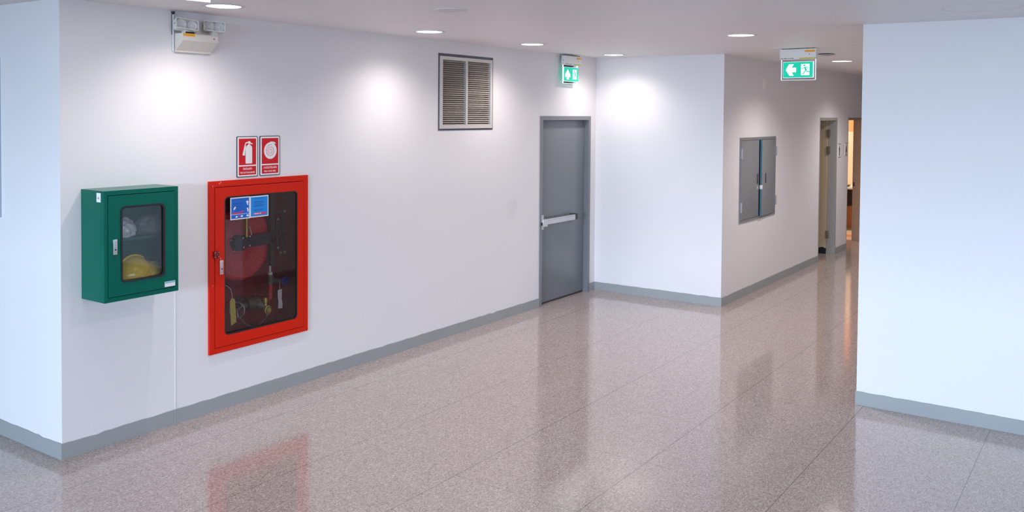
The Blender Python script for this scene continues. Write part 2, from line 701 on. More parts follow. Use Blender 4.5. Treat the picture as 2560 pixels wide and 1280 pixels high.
# rooms behind the corridor doors
slab('wall_storeroom', [-DB + WT, 1.0], [0, H], [], lambda u, v, t: (9.2 - t, u, v), 'wall', 0.1)
slab('wall_partition', [-DB + WT, 1.0], [0, H], [], lambda u, v, t: (11.45 + t, u, v), 'tile', 0.1)
slab('wall_washroom', [-DB + WT, 1.0], [0, H], [], lambda u, v, t: (14.9 + t, u, v), 'tile', 0.1)
slab('wall_rooms_back', [9.2, 15.0], [0, H], [], lambda u, v, t: (u, 1.0 + t, v), 'tile', 0.1)
slab('wall_closet_back', [LA + 0.2001, 9.2], [0, H], [], lambda u, v, t: (u, 0.6 + t, v), 'wall', 0.1)
# lobby wall behind the camera keeps the daylight in
slab('wall_behind', [-9.0, XE], [0, H], [(-7.0, 1.0, 0.25, 2.7)], lambda u, v, t: (u, Y0 + 0.0 + t, v), 'wall', 0.15)


slab('wall_daylight_block', [0.9, Y1], [0, H], [], lambda u, v, t: (-9.0 - t, u, v), 'wall', 0.2)  # unseen wall added to keep window daylight off the left wall


# painted skirting, its upper edge slightly ragged
def skirting(name, fn, u0, u1, th=0.007, hgt=0.098):
    bm = BM()
    n = max(2, int((u1 - u0) / 0.045))
    rng = random.Random(hash(name) % 1000 if False else len(name) * 17)
    top = []
    for i in range(n + 1):
        h = hgt + rng.uniform(-0.0022, 0.0022)
        if rng.random() < 0.05:
            h -= rng.uniform(0.003, 0.009)
        top.append(h)
    rows = []
    for i in range(n + 1):
        u = u0 + (u1 - u0) * i / n
        rows.append([bm.verts.new(fn(u, t, z)) for t, z in ((0.0, 0.0), (th, 0.0), (th, top[i]), (0.0, top[i] + 0.001))])
    for a, b in zip(rows, rows[1:]):
        for k in range(4):
            bm.faces.new((a[k], a[(k + 1) % 4], b[(k + 1) % 4], b[k]))
    bm.faces.new(rows[0])
    bm.faces.new(rows[-1][::-1])
    return struct(obj(name, bm, 'skirt', smooth=False))


skirting('baseboard_back', lambda u, t, z: (u, -t, z), -0.007, 0.7795)
skirting('baseboard_middle', lambda u, t, z: (u, -t, z), 0.7865, 5.322)
skirting('baseboard_beside_door', lambda u, t, z: (u, -t, z), 6.425, LA)
skirting('baseboard_left', lambda u, t, z: (-t, u, z), 0.0, Y1)
skirting('baseboard_alcove', lambda u, t, z: (LA - t, u, z), -DB - 0.007, -0.007)
skirting('baseboard_corridor', lambda u, t, z: (u, -DB - t, z), LA, 10.30)
skirting('baseboard_between_doors', lambda u, t, z: (u, -DB - t, z), 11.205, 11.865)
skirting('baseboard_right', lambda u, t, z: (XE - t, u, z), Y0, YE)
skirting('baseboard_corridor_right', lambda u, t, z: (u, YE + t, z), XE - 0.007, X1)

# slim vertical joint cover running from the skirting up behind the green cabinet
struct(obj('trim_2', box(BM(), 0.7805, 0.7855, -0.0035, 0.0, 0.0, 0.955, 0.001), 'wall'))

# patches of repaired paint on the walls
def blob(cx, cz, rx, rz, k, seed):
    rng = random.Random(seed)
    return [(cx + rx * math.cos(2 * PI * i / k) * rng.uniform(0.8, 1.15), cz + rz * math.sin(2 * PI * i / k) * rng.uniform(0.8, 1.15)) for i in range(k)]


struct(obj('trim_3', prism(BM(), blob(4.80, 1.165, 0.10, 0.075, 18, 3), -0.0006, 0.001), 'patch', smooth=False))
struct(obj('trim_4', prism(BM(), blob(4.76, 1.06, 0.07, 0.05, 16, 5), -0.0011, 0.001), 'patch', smooth=False))
bm = prism(BM(), blob(7.86, 2.51, 0.05, 0.075, 16, 8), -DB - 0.0008, -DB + 0.001)
struct(obj('trim_5', bm, 'spotwhite', smooth=False))

# ------------------------------------------------------------------ door_1: grey fire exit door
d1 = bpy.data.objects.new('door_1', None)
C.objects.link(d1)
d1.location = (5.87, 0, 0)
struct(d1, 'grey steel fire exit door with push bar in the long white wall')
bm = BM()
pts = [(5.322, 0), (5.322, 2.101), (6.422, 2.101), (6.422, 0), (6.375, 0), (6.375, 2.056), (5.369, 2.056), (5.369, 0)]
prism(bm, pts, -0.010, 0.115)
obj('door_frame', bm, 'framegrey', d1, smooth=False)
obj('door_leaf', box(BM(), 5.372, 6.372, 0.052, 0.097, 0.008, 2.053, 0.002), 'doorgrey', d1)
bm = BM()
box(bm, 5.38, 6.36, 0.0505, 0.052, 0.010, 0.020)
obj('threshold_seal', bm, 'blackmetal', d1)
pb = obj('push_bar', box(BM(), 5.44, 6.055, -0.028, 0.014, 0.90, 0.963, 0.008), 'steel', d1, label='long silver push bar')
box_ = box(BM(), 5.462, 6.04, -0.031, -0.027, 0.944, 0.951)
obj('bar_groove', box_, 'nickel', pb)
obj('latch_case', box(BM(), 5.36, 5.443, -0.034, 0.045, 0.882, 0.966, 0.006), 'steel', d1, label='silver latch case')
obj('strike_plate', box(BM(), 5.352, 5.388, -0.016, -0.009, 0.85, 1.012, 0.003), 'nickel', d1)
obj('bar_end_bracket', box(BM(), 6.055, 6.118, -0.022, 0.052, 0.898, 0.966, 0.004), 'blackmetal', d1)
obj('latch_bolt', box(BM(), 5.338, 5.36, -0.02, 0.0, 0.90, 0.93, 0.004), 'black', d1)

# ------------------------------------------------------------------ door_2 and door_3: corridor doors
d2 = bpy.data.objects.new('door_2', None)
C.objects.link(d2)
d2.location = (10.75, -DB, 0)
struct(d2, 'open beige door with tarnished hinges, nearer of the two corridor doorways')
bm = BM()
pts = [(10.286, 0), (10.286, 2.098), (11.213, 2.098), (11.213, 0), (11.176, 0), (11.176, 2.056), (10.304, 2.056), (10.304, 0)]
prism(bm, pts, -DB - 0.006, -DB + 0.118)
obj('door_frame', bm, 'jamb', d2, smooth=False)
bm = BM()
z0b = 0.085
prof = [(0, z0b), (0.05, z0b + 0.02), (0.1, z0b + 0.005), (0.22, z0b + 0.012), (0.4, z0b), (0.82, z0b), (0.82, 2.052), (0, 2.052)]
yy0 = -DB + 0.122
a = [bm.verts.new((11.150, yy0 + s, z)) for s, z in prof]
b = [bm.verts.new((11.188, yy0 + s, z)) for s, z in prof]
bm.faces.new(a)
bm.faces.new(b[::-1])
for i in range(len(prof)):
    j = (i + 1) % len(prof)
    bm.faces.new((a[i], b[i], b[j], a[j]))
lf = obj('door_leaf', bm, 'beige', d2, smooth=False)
obj('bottom_rail', box(BM(), 11.154, 11.184, yy0 + 0.004, yy0 + 0.8, 0.004, 0.10), 'black', lf)
for z in (1.86, 1.60, 0.30):
    bm = BM()
    box(bm, 11.140, 11.178, -DB + 0.085, -DB + 0.128, z - 0.055, z + 0.055, 0.003)
    tube(bm, [(11.143, -DB + 0.120, z - 0.06), (11.143, -DB + 0.120, z + 0.06)], 0.008)
    obj('hinge', bm, 'hinge', d2)

d3 = bpy.data.objects.new('door_3', None)
C.objects.link(d3)
d3.location = (12.4, -DB, 0)
struct(d3, 'farther corridor doorway with warm orange washroom light behind')
bm = BM()
pts = [(11.858, 0), (11.858, 2.098), (12.945, 2.098), (12.945, 0), (12.918, 0), (12.918, 2.058), (11.872, 2.058), (11.872, 0)]
prism(bm, pts, -DB - 0.005, -DB + 0.175)
obj('door_frame', bm, 'jamb2', d3, smooth=False)
obj('strike_plate', box(BM(), 12.913, 12.920, -1.465, -1.445, 0.93, 1.0), 'blackmetal', d3)

struct(obj('trim_10', box(BM(), 12.98, 14.89, -1.43, 1.0, 0.0, 0.006), 'tile', smooth=False))
# washroom vanity glimpsed through the far doorway
va = thing('washroom_vanity', 'black fronted washroom counter seen through the farther corridor doorway', 'counter', (14.5, -0.6, 0.45))
obj('countertop', box(BM(), 14.15, 14.885, -1.3, 0.6, 0.775, 0.815, 0.004), 'white', va)
obj('front_panel', box(BM(), 14.17, 14.20, -1.28, 0.58, 0.50, 0.775), 'darkstone', va)
obj('underframe', box(BM(), 14.25, 14.885, -1.2, 0.5, 0.46, 0.50), 'darkstone', va)
bs = thing('soap_dish', 'small dark dish standing on the washroom counter behind the farther doorway', 'dish', (14.3, -0.98, 0.815))
obj('bowl', lathe(BM(), [(0.0, 0.0), (0.05, 0.0), (0.085, 0.025), (0.09, 0.032), (0.08, 0.028), (0.0, 0.008)], (14.3, -0.98, 0.816), 'z', 20), 'hinge', bs)
struct(obj('trim_6', box(BM(), 14.892, 14.9, -1.43, 1.0, 1.83, 2.8), 'tile2', smooth=False))
struct(obj('trim_7', box(BM(), 14.892, 14.9, -1.43, 1.0, 0.0, 0.45), 'tile2', smooth=False))
struct(obj('trim_8', box(BM(), 13.35, 13.6, -1.43, 1.0, 0.0, 0.012), 'tile2', smooth=False))

# ------------------------------------------------------------------ green helmet cabinet
gc = thing('emergency_cabinet', 'dark green wall cabinet with a glass door holding yellow helmets', 'cabinet', (0.3825, 0.0, 0.966))
gx0, gx1, gz0, gz1, gy = 0.129, 0.636, 0.966, 1.643, -0.25
bm = BM()
t = 0.004
ring(bm, rect_as(gx0, gx1, gz0, gz1), rect_as(gx0 + t, gx1 - t, gz0 + t, gz1 - t), gy + 0.004, 0.0)
ring(bm, rect_as(gx0, gx1, gz0, gz1), rect_as(0.151, 0.611, 0.993, 1.616), gy, gy + 0.004)
obj('cabinet_body', bm, 'green', gc, smooth=False)
obj('back_panel', box(BM(), gx0 + 0.004, gx1 - 0.004, -0.006, -0.001, gz0 + 0.004, gz1 - 0.004), 'green_in', gc)
obj('shelf', box(BM(), gx0 + 0.006, gx1 - 0.006, -0.175, -0.007, 1.316, 1.334, 0.002), 'green_in', gc)
bm = BM()
win = rrect(0.238, 0.531, 1.080, 1.538, 0.026)
ring(bm, rect_as(0.1545, 0.608, 0.9965, 1.6125), win, gy - 0.003, gy + 0.014)
gd = obj('cabinet_door', bm, 'green', gc)
bm = BM()
ring(bm, rrect(0.233, 0.537, 1.075, 1.543, 0.030), rrect(0.245, 0.525, 1.087, 1.531, 0.022), gy - 0.007, gy + 0.012)
obj('window_gasket', bm, 'black', gd)
obj('window_pane', prism(BM(), rrect(0.243, 0.527, 1.085, 1.533, 0.023), gy + 0.003, gy + 0.006), 'pane', gd, smooth=False)
hd = obj('door_lock', box(BM(), 0.180, 0.208, gy - 0.011, gy - 0.003, 1.254, 1.348, 0.002), 'chrome', gd, label='chrome paddle lock')
obj('lock_paddle', box(BM(), 0.185, 0.203, gy - 0.0135, gy - 0.0105, 1.262, 1.338, 0.001), 'nickel', hd)
obj('key_hole', lathe(BM(), [(0, -0.001), (0.005, -0.001), (0.005, 0.001), (0, 0.001)], (0.194, gy - 0.0135, 1.285), 'y', 12), 'black', hd)
bm = box(BM(), 0.535, 0.610, gy - 0.0045, gy - 0.0028, 1.003, 1.037)
lb = obj('maker_label', bm, 'white_print', gd, label='white and pale blue label')
obj('label_band', box(BM(), 0.537, 0.608, gy - 0.0052, gy - 0.0044, 1.026, 1.036), pmat('pale_blue_print', (0.22, 0.48, 0.62), 0.5), lb)
bm = box(BM(), gx0 - 0.001, gx0 + 0.0002, -0.216, -0.172, 1.574, 1.63)
sl = obj('side_label', bm, 'white_print', gc, label='small white label on the side')
bm = BM()
for i, (zz, w) in enumerate(((1.604, 0.007), (1.599, 0.006), (1.594, 0.007))):
    box(bm, gx0 - 0.0016, gx0 - 0.0008, -0.192 - w / 2 - 0.004, -0.192 + w / 2 + 0.003, zz - 0.0015, zz + 0.0015)
obj('label_print', bm, 'ink', sl)

# helmets wrapped in film
def helmet(centre, tilt, yaw, s, label):
    h = thing('safety_helmet', label, 'helmet', (centre[0], centre[1], gz0 + 0.004), group='yellow helmets in the green cabinet')
    M0 = Matrix.Translation(centre) @ Matrix.Rotation(yaw, 4, 'Z') @ Matrix.Rotation(tilt, 4, 'Y') @ Matrix.Diagonal((1.16 * s, 0.9 * s, s, 1))
    bm = BM()
    n = 12
    prof = []
    for i in range(n + 1):
        a = PI / 2 * (1 - i / n)
        prof.append((0.108 * math.cos(a), 0.125 * math.sin(a)))
    prof += [(0.118, -0.004), (0.121, -0.010), (0.117, -0.012), (0.105, -0.004)]
    for i in range(n, -1, -1):
        a = PI / 2 * (1 - i / n)
        prof.append((0.104 * math.cos(a), 0.121 * math.sin(a)))
    prof[0] = (0, 0.125)
    prof[-1] = (0, 0.121)
    lathe(bm, prof, (0, 0, 0), 'z', 40)
    xf(bm, 0, M0)
    obj('shell', bm, 'yellow', h)
    bm = BM()
    tube(bm, [(0.112 * math.cos(a), 0, 0.129 * math.sin(a)) for a in [R(15 + 15 * k) for k in range(11)]], 0.006, 8)
    xf(bm, 0, M0)
    obj('crown_ridge', bm, 'yellow', h)
    bm = BM()
    k = 16
    cols = 26
    rng = random.Random(int(centre[0] * 1000))
    prof = [(0.0, 0.142)] + [(0.124 * math.cos(PI / 2 * (1 - i / 8)), 0.142 * math.sin(PI / 2 * (1 - i / 8))) for i in range(1, 9)] + [(0.126, -0.02)]
    lathe(bm, prof, (0, 0, 0), 'z', cols)
    for v in bm.verts:
        v.co *= rng.uniform(0.98, 1.03)
    xf(bm, 0, M0)
    obj('plastic_wrap', bm, 'wrap', h, label='clear plastic wrap')
    return h


helmet((0.392, -0.130, 1.085), R(-36), R(8), 1.0, 'yellow safety helmet in clear wrap, front and left in green cabinet')
helmet((0.528, -0.112, 1.043), R(-36), R(8), 0.84, 'yellow safety helmet half hidden behind the other, right in green cabinet')


def bag(centre, r, m, label, seed):
    bm = BM()
    bmesh.ops.create_icosphere(bm, subdivisions=4, radius=1.0)
    rng = random.Random(seed)
    ph = [(Vector((rng.uniform(-1, 1), rng.uniform(-1, 1), rng.uniform(-1, 1))).normalized(), rng.uniform(3, 9), rng.uniform(0, 6)) for _ in range(14)]
    for v in bm.verts:
        p = v.co.normalized()
        s = 1 + sum(0.045 * abs(math.sin(f * p.dot(d) + q)) for d, f, q in ph) - 0.35
        v.co = Vector((p.x * r[0] * s, p.y * r[1] * s, max(p.z * r[2] * s, -0.55 * r[2])))
    zmin = min(v.co.z for v in bm.verts)
    for v in bm.verts:
        v.co += Vector((centre[0], centre[1], centre[2] - zmin))
    o = obj('plastic_bag', bm, m, smooth=False, at=centre)
    tag(o, label, 'bag', 'bags on the shelf of the green cabinet')
    return o


bag((0.322, -0.095, 1.3345), (0.095, 0.075, 0.075), 'bag_white', 'cloudy white plastic bag on left of green cabinet shelf', 4)
bag((0.535, -0.09, 1.3345), (0.09, 0.075, 0.075), 'bag', 'crumpled clear plastic bag on right of green cabinet shelf', 9)

# ------------------------------------------------------------------ red fire hose cabinet
rc = thing('fire_hose_cabinet', 'red recessed fire hose cabinet with wired glass door and blue notices', 'cabinet', (1.5, 0.0, 0.41))
rx0, rx1, rz0, rz1 = 1.046, 1.957, 0.411, 1.635
bm = BM()
ring(bm, rect_as(rx0, rx1, rz0, rz1), rect_as(1.088, 1.916, 0.450, 1.593), -0.018, 0.004)
obj('outer_frame', bm, 'red', rc, smooth=False)
bm = BM()
bx0, bx1, bz0, bz1, by = 1.08, 1.925, 0.445, 1.605, 0.33
for q_ in (((bx0, bz0), (bx0 + 0.003, bz1)), ((bx1 - 0.003, bz0), (bx1, bz1)), ((bx0, bz0), (bx1, bz0 + 0.003)), ((bx0, bz1 - 0.003), (bx1, bz1))):
    (xa, zaa), (xb, zbb) = q_
    box(bm, xa, xb, 0.0, by, zaa, zbb)
box(bm, bx0, bx1, by - 0.003, by, bz0, bz1)
obj('cabinet_lining', bm, 'red_in', rc, smooth=False)
bm = BM()
wx0, wx1, wz0, wz1 = 1.171, 1.849, 0.527, 1.520
ring(bm, rect_as(1.092, 1.912, 0.454, 1.589), rrect(wx0, wx1, wz0, wz1, 0.034), -0.021, -0.001)
rd = obj('cabinet_door', bm, 'red', rc)
bm = BM()
ring(bm, rrect(wx0 - 0.001, wx1 + 0.001, wz0 - 0.001, wz1 + 0.001, 0.034), rrect(wx0 + 0.009, wx1 - 0.009, wz0 + 0.009, wz1 - 0.009, 0.027), -0.019, -0.003)
obj('window_gasket', bm, 'black', rd)
bm = prism(BM(), rrect(wx0 + 0.004, wx1 - 0.004, wz0 + 0.004, wz1 - 0.004, 0.03), -0.0015, 0.0015)
piv = Vector((1.51, 0, 0))
xf(bm, 0, Matrix.Translation((1.51, -0.004, 0)) @ Matrix.Rotation(R(-1.55), 4, 'Z') @ Matrix.Translation((-1.51, 0, 0)))
obj('window_pane', bm, 'wired', rd, smooth=False)
hd = obj('door_lock', box(BM(), 1.124, 1.154, -0.031, -0.021, 0.972, 1.074, 0.002), 'chrome', rd, label='chrome paddle lock')
obj('lock_paddle', box(BM(), 1.130, 1.148, -0.034, -0.0305, 0.982, 1.064, 0.001), 'nickel', hd)
obj('key_hole', lathe(BM(), [(0, -0.001), (0.005, -0.001), (0.005, 0.001), (0, 0.001)], (1.139, -0.034, 1.012), 'y', 12), 'black', hd)
sc_ = obj('seal_clip', box(BM(), 1.076, 1.121, -0.033, -0.018, 1.094, 1.142, 0.004), 'darkred', rc, label='dark red seal clip')
for px, pz in ((1.083, 1.134), (1.114, 1.134), (1.083, 1.102), (1.114, 1.102)):
    obj('rivet', lathe(BM(), [(0, -0.002), (0.0035, -0.002), (0.0035, 0.001), (0, 0.001)], (px, -0.033, pz), 'y', 10), 'nickel', sc_)
# chips in the paint of the frame
chip = pmat('chipped_primer', (0.80, 0.32, 0.26), 0.6)
for px, pz, w, hh in ((1.075, 1.601, 0.006, 0.010), (1.130, 1.618, 0.005, 0.012), (1.142, 1.624, 0.004, 0.011), (1.137, 1.085, 0.004, 0.014), (1.075, 0.90, 0.003, 0.008)):
    obj('paint_chip', box(BM(), px - w / 2, px + w / 2, -0.0222 if (px > 1.1 and pz < 1.59) else -0.0186, -0.017, pz - hh / 2, pz + hh / 2), chip, rc)


# blue instruction notices stuck on the glass door
def notice(x0, x1, z0, z1, main, label, kind):
    y = -0.0245
    s = obj('notice', box(BM(), x0, x1, y, y + 0.0015, z0, z1), 'white_print', rd, label=label)
    m_ = 0.0075
    obj('notice_print', box(BM(), x0 + m_, x1 - m_, y - 0.0006, y + 0.0002, z0 + m_, z1 - m_), main, s)
    bm = BM()
    w = x1 - x0
    if kind == 0:
        rows_ = [(0.90, 0.30, 0.70), (0.74, 0.12, 0.55), (0.70, 0.12, 0.62), (0.60, 0.12, 0.55), (0.56, 0.12, 0.5), (0.47, 0.3, 0.68), (0.42, 0.3, 0.66)]
    else:
        rows_ = [(0.89, 0.25, 0.75), (0.74, 0.20, 0.72), (0.69, 0.20, 0.80), (0.63, 0.20, 0.68), (0.56, 0.20, 0.82), (0.52, 0.2, 0.72), (0.36, 0.20, 0.74), (0.30, 0.20, 0.66)]
    for f, a_, b_ in rows_:
        z = z0 + (z1 - z0) * f
        box(bm, x0 + w * a_, x0 + w * b_, y - 0.0011, y - 0.0004, z - 0.0014, z + 0.0014)
    obj('printed_lines', bm, 'blue_ink', s)
    bm = BM()
    if kind == 0:
        z = z0 + (z1 - z0) * 0.29
        box(bm, x0 + w * 0.10, x0 + w * 0.52, y - 0.0011, y - 0.0004, z - 0.005, z + 0.005)
        lathe(bm, [(0, -0.0011), (0.009, -0.0011), (0.009, -0.0004), (0, -0.0004)], (x0 + w * 0.60, y, z0 + (z1 - z0) * 0.33), 'y', 14)
        lathe(bm, [(0, -0.0011), (0.006, -0.0011), (0.006, -0.0004), (0, -0.0004)], (x0 + w * 0.43, y, z0 + (z1 - z0) * 0.13), 'y', 12)
    else:
        z = z0 + (z1 - z0) * 0.165
        box(bm, x0 + w * 0.20, x0 + w * 0.86, y - 0.0011, y - 0.0004, z - 0.007, z + 0.007)
    obj('printed_band', bm, 'pink', s)
    bm = BM()
    if kind == 0:
        for pts_ in ([(0.15, 0.43), (0.24, 0.49), (0.28, 0.58), (0.22, 0.59), (0.16, 0.52)],
                     [(0.80, 0.78), (0.86, 0.82), (0.93, 0.78), (0.90, 0.70), (0.91, 0.62), (0.87, 0.61), (0.84, 0.70)],
                     [(0.82, 0.48), (0.90, 0.49), (0.93, 0.40), (0.92, 0.31), (0.87, 0.31), (0.86, 0.42)],
                     [(0.25, 0.09), (0.35, 0.09), (0.36, 0.16), (0.28, 0.17)], [(0.52, 0.10), (0.63, 0.10), (0.63, 0.18), (0.53, 0.17)],
                     [(0.82, 0.10), (0.93, 0.10), (0.93, 0.18), (0.83, 0.18)]):
            prism(bm, [(x0 + w * u, z0 + (z1 - z0) * v) for u, v in pts_], y - 0.0012, y - 0.0004)
        z = z0 + (z1 - z0) * 0.235
        box(bm, x0 + m_, x1 - m_, y - 0.0011, y - 0.0004, z - 0.0012, z + 0.0012)
    else:
        z = z0 + (z1 - z0) * 0.165
        for a_, b_ in ((0.22, 0.46), (0.50, 0.60)):
            box(bm, x0 + w * a_, x0 + w * b_, y - 0.0016, y - 0.0009, z - 0.0025, z + 0.0025)
    obj('printed_pictures', bm, 'white_print', s)


notice(1.219, 1.390, 1.349, 1.509, 'blue', 'dark blue notice with small pictures', 0)
notice(1.392, 1.561, 1.351, 1.507, 'blue2', 'bright blue notice with lines of print', 1)

# hose reel inside
hr = thing('fire_hose_reel', 'dark red hose reel disc on a black bracket inside red cabinet', 'hose reel', (1.43, 0.2, 1.147))
ct = (1.43, 0.0, 1.147)
bm = BM()
lathe(bm, [(0.0, 0.13), (0.10, 0.13), (0.115, 0.137), (0.20, 0.137), (0.215, 0.128), (0.262, 0.124), (0.274, 0.128), (0.277, 0.135), (0.272, 0.141), (0.20, 0.147), (0.0, 0.147)], ct, 'y', 64)
obj('front_disc', bm, 'reel', hr)
bm = BM()
lathe(bm, [(0.0, 0.285), (0.26, 0.285), (0.272, 0.29), (0.26, 0.296), (0.0, 0.296)], ct, 'y', 48)
obj('rear_disc', bm, 'reel', hr)
bm = BM()
prof = [(0.10, 0.15)]
for i in range(6):
    for k in range(6):
        a_ = R(-90 + 36 * k)
        prof.append((0.225 + 0.013 * math.cos(a_), 0.163 + 0.021 * i + 0.0105 * math.sin(a_)))
prof.append((0.10, 0.284))
lathe(bm, prof, ct, 'y', 48)
obj('coiled_hose', bm, 'black', hr)
bm = BM()
hub = (1.392, 0.0, 1.155)
lathe(bm, [(0, 0.072), (0.056, 0.072), (0.060, 0.078), (0.060, 0.128), (0, 0.128)], hub, 'y', 36)
prism(bm, [(1.392, 1.112), (1.70, 1.122), (1.70, 1.208), (1.392, 1.200)], 0.080, 0.095)
prism(bm, [(1.672, 0.95), (1.706, 0.95), (1.706, 1.52), (1.672, 1.52)], 0.080, 0.115)
br = obj('bracket', bm, 'blackmetal', hr, label='black steel bracket')
for px, pz in ((1.408, 1.192), (1.470, 1.198), (1.413, 1.122), (1.468, 1.130), (1.338, 1.18), (1.362, 1.098)):
    dim = px < 1.40
    obj('bolt', lathe(BM(), [(0, -0.006), (0.006, -0.005), (0.009, 0.0), (0.009, 0.012), (0, 0.012)], (px, 0.074 if not dim else 0.118, pz), 'y', 12), 'chrome' if not dim else 'nickel', br)
bm = BM()
tube(bm, [(1.428, 0.062, 1.20), (1.428, 0.062, 1.31), (1.428, 0.062, 1.33), (1.428, 0.062, 1.44)], [0.014, 0.013, 0.016, 0.016], 14)
obj('brass_nozzle', bm, 'brass', hr, label='brass nozzle')
bm = BM()
tube(bm, [(1.487, 0.075, 1.205), (1.474, 0.075, 1.25), (1.462, 0.075, 1.275)], 0.005, 8)
obj('pin', bm, 'nickel', hr)
bm = BM()
for px, z0_, z1_ in ((1.775, 1.06, 1.30), (1.838, 1.02, 1.36)):
    box(bm, px - 0.014, px + 0.014, 0.12, 0.14, z0_, z1_, 0.003)
box(bm, 1.69, 1.85, 0.13, 0.15, 1.20, 1.225)
box(bm, 1.69, 1.86, 0.13, 0.15, 1.33, 1.352)
wb_ = obj('wall_bracket', bm, 'blackmetal', hr)
for px, pz in ((1.775, 1.295), (1.775, 1.072), (1.80, 1.032), (1.842, 1.032), (1.842, 1.352)):
    obj('bolt', lathe(BM(), [(0, -0.006), (0.007, -0.004), (0.010, 0.0), (0.010, 0.012), (0, 0.012)], (px, 0.116, pz), 'y', 12), 'nickel', wb_)

# hose valve with blue wheel
hv = thing('hose_reel_valve', 'small pipe valve with blue hand wheel, lower right inside red cabinet', 'valve', (1.75, 0.25, 0.80))
bm = BM()
tube(bm, [(1.697, 0.12, 0.69), (1.697, 0.12, 0.84)], 0.017, 14)
tube(bm, [(1.697, 0.12, 0.692), (1.697, 0.30, 0.692)], 0.017, 14)
obj('supply_pipe', bm, 'reel', hv, label='red supply pipe')
bm = BM()
tube(bm, [(1.697, 0.12, 0.80), (1.697, 0.12, 0.875)], [0.026, 0.024], 14)
tube(bm, [(1.69, 0.12, 0.835), (1.80, 0.12, 0.812)], [0.024, 0.015], 14)
obj('valve_body', bm, 'bronze', hv)
bm = BM()
torus(bm, (1.829, 0.10, 0.806), 0.030, 0.008, 'y', 28, 8)
lathe(bm, [(0, -0.004), (0.028, -0.002), (0.028, 0.006), (0, 0.008)], (1.829, 0.10, 0.806), 'y', 24)
tube(bm, [(1.829, 0.10, 0.806), (1.80, 0.12, 0.812)], 0.009, 10)
obj('hand_wheel', bm, 'bluewheel', hv, label='blue hand wheel')
bm = BM()
tube(bm, [(1.694, 0.115, 0.872), (1.694, 0.115, 0.892), (1.694, 0.115, 0.90), (1.694, 0.115, 0.945)], [0.018, 0.018, 0.008, 0.007], 14)
obj('hose_coupling', bm, 'white', hv, label='pale coupling')
bm = BM()
prism(bm, [(1.744, 0.750), (1.786, 0.752), (1.784, 0.67), (1.792, 0.64), (1.789, 0.603), (1.748, 0.607), (1.752, 0.66), (1.746, 0.70)], 0.085, 0.087)
tg = obj('paper_tag', bm, 'white', hv, label='creased white paper tag')
obj('string', tube(BM(), [(1.765, 0.086, 0.745), (1.775, 0.10, 0.79), (1.79, 0.11, 0.815)], 0.0015, 6), 'white', tg)

# landing valve with brass cap on a chain
lv = thing('landing_valve', 'bronze hydrant valve with grey hand wheel and brass cap inside red cabinet', 'valve', (1.52, 0.25, 0.66))
bm = BM()
tube(bm, [(1.46, 0.16, 0.668), (1.50, 0.16, 0.668), (1.505, 0.16, 0.668), (1.56, 0.16, 0.675), (1.565, 0.16, 0.675), (1.62, 0.16, 0.672)], [0.022, 0.026, 0.045, 0.048, 0.042, 0.040], 18)
tube(bm, [(1.60, 0.16, 0.67), (1.66, 0.115, 0.625)], [0.04, 0.032], 18)
tube(bm, [(1.54, 0.16, 0.67), (1.54, 0.30, 0.67)], 0.045, 18)
obj('valve_body', bm, 'bronze', lv)
bm = BM()
wc_ = Vector((1.388, 0.12, 0.655))
torus(bm, (0, 0, 0), 0.058, 0.006, 'x', 36, 8)
for k in range(3):
    a_ = R(20 + 120 * k)
    tube(bm, [(0, 0, 0), (0, 0.056 * math.cos(a_), 0.056 * math.sin(a_))], 0.005, 8)
lathe(bm, [(0, -0.012), (0.013, -0.012), (0.013, 0.01), (0, 0.01)], (0, 0, 0), 'x', 16)
xf(bm, 0, Matrix.Translation(wc_) @ Matrix.Rotation(R(28), 4, 'Z'))
tube(bm, [(1.388, 0.12, 0.655), (1.47, 0.16, 0.668)], 0.010, 10)
obj('hand_wheel', bm, 'nickel', lv, label='grey spoked hand wheel')
bm = BM()
lathe(bm, [(0, -0.014), (0.020, -0.014), (0.024, -0.008), (0.034, -0.006), (0.036, 0.0), (0.036, 0.022), (0, 0.022)], (1.655, 0.095, 0.612), 'y', 28)
tube(bm, [(1.640, 0.105, 0.645), (1.640, 0.105, 0.668), (1.638, 0.105, 0.672), (1.638, 0.105, 0.708)], [0.014, 0.014, 0.021, 0.019], 14)
obj('brass_cap', bm, 'brass', lv, label='brass cap')
bm = BM()
n_ = 26
for i in range(n_ + 1):
    u = i / n_
    px = 1.395 + (1.665 - 1.395) * u
    pz = 0.60 + (0.597 - 0.60) * u - 0.088 * (1 - (2 * u - 1) ** 2)
    s0 = len(bm.verts)
    torus(bm, (0, 0, 0), 0.0048, 0.0014, 'y', 10, 5)
    xf(bm, s0, Matrix.Translation((px, 0.09, pz)) @ Matrix.Rotation(R(90 * (i % 2)), 4, 'X') @ Matrix.Diagonal((1.5, 1, 1, 1)))
obj('chain', bm, 'nickel', lv)

# fire extinguisher at the left, mostly behind the door frame
fe = thing('fire_extinguisher', 'red fire extinguisher with yellow tag behind left edge of cabinet glass', 'fire extinguisher', (1.192, 0.12, 0.449))
bm = BM()
lathe(bm, [(0, 0.0), (0.060, 0.0), (0.066, 0.006), (0.066, 0.31), (0.058, 0.345), (0.03, 0.37), (0.018, 0.378), (0.018, 0.395), (0, 0.395)], (1.192, 0.12, 0.449), 'z', 32)
obj('cylinder', bm, 'reel', fe)
bm = BM()
tube(bm, [(1.192, 0.12, 0.845), (1.192, 0.12, 0.885)], 0.014, 12)
tube(bm, [(1.17, 0.11, 0.895), (1.21, 0.105, 0.905), (1.262, 0.10, 0.922)], 0.007, 8)
tube(bm, [(1.16, 0.11, 0.870), (1.21, 0.105, 0.872), (1.25, 0.10, 0.868)], 0.006, 8)
obj('lever', bm, 'nickel', fe, label='steel squeeze lever')
bm = BM()
